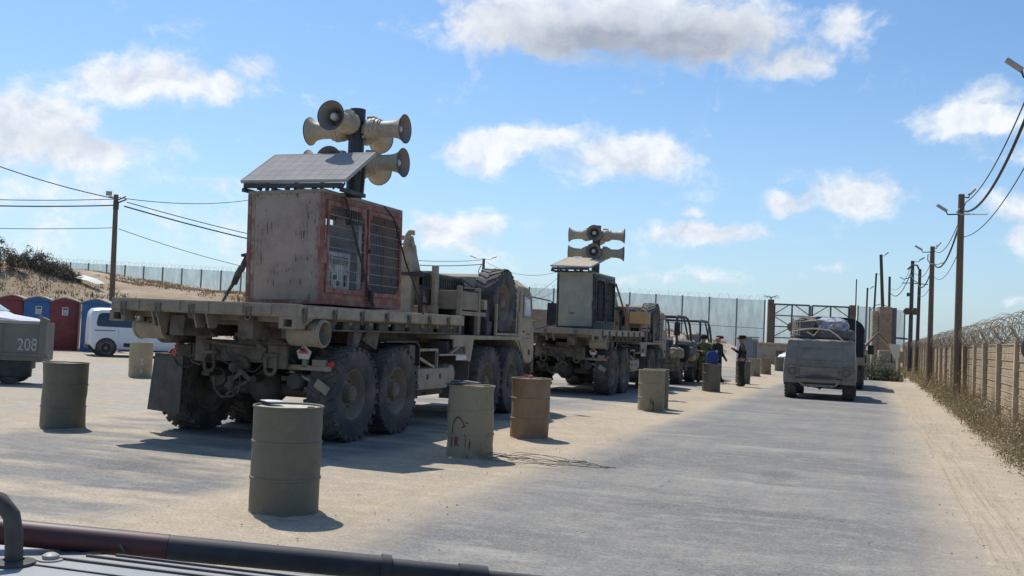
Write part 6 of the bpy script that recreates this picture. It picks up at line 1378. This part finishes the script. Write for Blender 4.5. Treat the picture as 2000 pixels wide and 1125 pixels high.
open_vehicle((-7.55, 36.4, gz_(37)-.02), 'open dusty military vehicle with black roll cage just ahead of the second flatbed truck', 1)
open_vehicle((-7.65, 42.2, gz_(43)-.02), 'farther open military vehicle with black roll cage beside the man in the red beret', 1)

# ------------------------------------------------------------------ people
def person(loc, rz, label, J, mats, hat, pose):
    """one skinned body; J maps joints to positions, facing local -Y"""
    me = bpy.data.meshes.new('person'); V = []; E_ = []; Rr = []
    def v(p, r): V.append(p); Rr.append(r); return len(V)-1
    def e(a, c): E_.append((a, c))
    pel = v((0, 0, .95), .145); sp = v((0, .01, 1.12), .135); ch = v((0, 0, 1.33), .16); nk = v((0, 0, 1.49), .055); e(pel, sp); e(sp, ch); e(ch, nk)
    hd = v((0, -.01, 1.575), .075); h2 = v((0, -.012, 1.655), .095); h3 = v((0, .0, 1.725), .07); e(nk, hd); e(hd, h2); e(h2, h3)
    ns = v((0, -.105, 1.635), .016); e(h2, ns)
    for sg in (-1, 1):
        er = v((sg*.098, 0, 1.64), .016); e(h2, er)
        A_ = pose['arms'][0 if sg < 0 else 1]
        sh = v((sg*.20, 0, 1.42), .07); el = v(A_[0], .062); wr_ = v(A_[1], .044); e(ch, sh); e(sh, el); e(el, wr_)
        d = (Vector(A_[1])-Vector(A_[0])).normalized(); pm_ = Vector(A_[1])+d*.07; pa = v(tuple(pm_), .034); e(wr_, pa)
        sd = d.cross(Vector((1, 0, 0))); sd = sd.normalized() if sd.length > .1 else Vector((0, 1, 0))
        for k in range(4):
            o = pm_+sd*(.028-.019*k)+d*.03; f1 = v(tuple(o), .010); f2 = v(tuple(o+d*(.035+.01*(k in (1, 2)))), .009); f3 = v(tuple(o+d*(.06+.012*(k in (1, 2)))+Vector((-sg*.015, 0, 0))), .008); e(pa, f1); e(f1, f2); e(f2, f3)
        t1 = v(tuple(pm_+sd*.04-d*.02), .011); t2_ = v(tuple(pm_+sd*.06+d*.02), .009); e(pa, t1); e(t1, t2_)
        L_ = pose['legs'][0 if sg < 0 else 1]
        hp_ = v((sg*.095, 0, .90), .11); kn = v(L_[0], .088); an = v(L_[1], .06); to = v((L_[1][0]+sg*.02, L_[1][1]-.16, .04), .042); hl = v((L_[1][0], L_[1][1]+.05, .045), .045); e(pel, hp_); e(hp_, kn); e(kn, an); e(an, to); e(an, hl)
    me.from_pydata(V, E_, []); o = bpy.data.objects.new('person', me); C.objects.link(o)
    m1 = o.modifiers.new('skin', 'SKIN'); m2 = o.modifiers.new('sub', 'SUBSURF'); m2.levels = m2.render_levels = 2
    for i, r in enumerate(Rr): o.data.skin_vertices[0].data[i].radius = (r, r)
    o.data.skin_vertices[0].data[0].use_root = True
    me2 = bpy.data.meshes.new_from_object(o.evaluated_get(bpy.context.evaluated_depsgraph_get())); bpy.data.objects.remove(o)
    for m in mats: me2.materials.append(m)
    wr2 = [Vector(pose['arms'][i][1]) for i in (0, 1)]
    for p in me2.polygons:
        c = p.center; p.use_smooth = True
        if c.z > 1.50: k = 0
        elif c.z < .13: k = 3
        elif min((c-q).length for q in wr2) < .17 and not (abs(c.x) < .17 and 1.0 < c.z < 1.5 and abs(c.y) < .12): k = 0 if min((c-q).length for q in wr2) < .16 and (c-(wr2[0] if (c-wr2[0]).length < (c-wr2[1]).length else wr2[1])).length < .15 and any(((c-Vector(pose['arms'][i][1])).dot((Vector(pose['arms'][i][1])-Vector(pose['arms'][i][0])).normalized()) > -.005 and (c-wr2[i]).length < .17) for i in (0, 1)) else 1
        elif c.z < .96: k = 2
        else: k = 1
        p.material_index = k
    o = bpy.data.objects.new('person', me2); C.objects.link(o); o.location = loc; o.rotation_euler = (0, 0, rz); o.scale = (1.2, 1.2, 1.04); tag(o, label, 'person')
    for x in (-.034, .034):
        b = MB(); bmesh.ops.create_icosphere(b.bm, subdivisions=1, radius=.010, matrix=Matrix.Translation((x, -.094, 1.655))); b.build('eye', M_black, o)
    MB().rbox((0, -.088, 1.595), (.045, .014, .008), (0, 0, 0), .003).build('mouth', mat('lips', (.22, .10, .08), .6), o)
    hat(o)
    b = MB(); b.lathe([(.150, .965), (.156, .97), (.156, 1.01), (.150, 1.015)], None, 20); b.build('belt', M_black, o)
    return o
def beret(o):
    b = MB(); b.lathe([(.105, 1.675), (.112, 1.69), (.125, 1.73), (.12, 1.765), (.08, 1.79), (0, 1.795)], Matrix.Translation((.01, .0, 0)) @ Matrix.Rotation(.06, 4, 'Y'), 20); b.build('beret', M_redcap, o)
def cap(o):
    b = MB(); b.lathe([(.108, 1.69), (.112, 1.70), (.112, 1.79), (.10, 1.81), (0, 1.815)], None, 20); b.rbox((0, -.14, 1.695), (.17, .13, .012), (.18, 0, 0), .005); b.build('peaked_cap', M_unid, o)
def helmet(o):
    b = MB(); b.lathe([(.128, 1.64), (.13, 1.70), (.115, 1.76), (.07, 1.80), (0, 1.815)], None, 20); b.build('helmet', M_unid, o)
y = 38.4; person((-4.55, y, gz_(y)), R(-88), 'man in dark uniform and peaked cap with hand on hip, facing left', None, [M_skin, M_unid, M_uni, M_boot], cap, {'arms': [((-.27, -.06, 1.15), (-.13, -.22, 1.27)), ((.37, .13, 1.18), (.21, .03, 1.03))], 'legs': [((-.11, -.03, .49), (-.13, .0, .09)), ((.12, .02, .49), (.15, .08, .09))]})
y = 40.9; person((-5.8, y, gz_(y)), R(62), 'man in dark jacket and red beret standing behind the blue jerrycan', None, [M_skin, M_uni, M_unid, M_boot], beret, {'arms': [((-.27, .03, 1.15), (-.25, -.13, .96)), ((.27, .03, 1.15), (.25, -.12, .95))], 'legs': [((-.10, -.02, .49), (-.11, .02, .09)), ((.10, -.02, .49), (.12, -.05, .09))]})
y = 40.2; person((-6.25, y, gz_(y)), R(25), 'soldier in camouflage and helmet beside the open vehicle, left of the red beret', None, [M_skin, M_camo, M_camo, M_boot], helmet, {'arms': [((-.30, .0, 1.17), (-.12, -.22, 1.15)), ((.30, .0, 1.17), (.14, -.24, 1.12))], 'legs': [((-.11, -.03, .49), (-.13, .02, .09)), ((.11, -.02, .49), (.14, .03, .09))]})

# ------------------------------------------------------------------ bonnet of the vehicle the photograph is taken from
t = thing('vehicle_bonnet', 'pale blue grey vehicle bonnet in the bottom left foreground', 'vehicle', (-.75, 1.35, 0), R(7))
b = MB(); b.bx(-1.15, .75, -.62, .485, 1.06, 1.10, .012); b.bx(-1.10, .70, -.6, .44, .55, 1.059, .03)
hd = b.build('bonnet_panel', M_hood, t)
b = MB()
SLOTS = (((-.756, .405), (-.36, .380), .007), ((-.70, .444), (-.26, .412), .006), ((-.65, .470), (-.18, .442), .005)); SEAM = ((-1.0, .362), (-.38, .312))
for p, q, wd in SLOTS: b.bar((*p, 1.1015), (*q, 1.1015), wd, .007, (0, 0, 1), .002)
b.bar((*SEAM[0], 1.1015), (*SEAM[1], 1.1015), .004, .003)
b.build('bonnet_slot', M_dark, hd)
b = MB(); b.lathe([(0, 0), (.016, 0), (.016, .010), (.009, .014), (0, .014)], Matrix.Translation((-.745, .392, 1.10)), 12); b.lathe([(0, 0), (.026, 0), (.026, .003), (0, .003)], Matrix.Translation((-.745, .392, 1.10)), 14); b.build('rubber_stop', M_lamp, hd)
b = MB(); b.tube([(-1.78, 1.50, 1.10), (-1.755, 1.515, 1.19), (-1.70, 1.54, 1.232), (-1.64, 1.56, 1.236), (-1.597, 1.572, 1.222), (-1.575, 1.58, 1.195), (-1.57, 1.584, 1.16), (-1.568, 1.586, 1.10)], .0165, 12)
b.lathe([(0, 0), (.04, 0), (.04, .006), (.02, .01)], Matrix.Translation((-1.568, 1.586, 1.10)), 16)
tag(b.build('grab_handle', M_handle), 'bent brown steel grab handle rising at the left edge of the bonnet', 'handle')
t = thing('steel_pipe', 'long pipe, maroon at left and black at right, lying across the front of the bonnet', 'pipe', (0, 0, 0))
P0, P1 = Vector((-1.95, 1.50, 1.170)), Vector((-.40, 2.44, .990)); L = lambda u: P0.lerp(P1, u)
um = (-1.40+1.95)/1.55
b = MB(); b.cyl(L(0), L(um), .0268, n=24); b.build('maroon_section', M_rpipe, t)
b = MB(); b.cyl(L(um+.0005), L(.615), .0262, n=24); b.cyl(L(.6155), L(.735), .0225, n=24); b.cyl(L(.7355), L(.9), .017, n=20); b.build('black_section', M_bpipe, t)
b = MB(); b.cyl(L(.604), L(.616), .0300, n=24); b.build('pipe_collar', M_bpipe, t); b = MB(); b.cyl(L(.70), L(.736), .0262, n=24); b.build('pipe_collar', M_bpipe, t)
b = MB(); c = L(.31); b.tube([c+Vector((.03*math.cos(a*.5)-.01, -.03, -.02+.025*math.sin(a*.5))) for a in range(9)], .003, 6); b.build('wire_tie', M_handle, t)
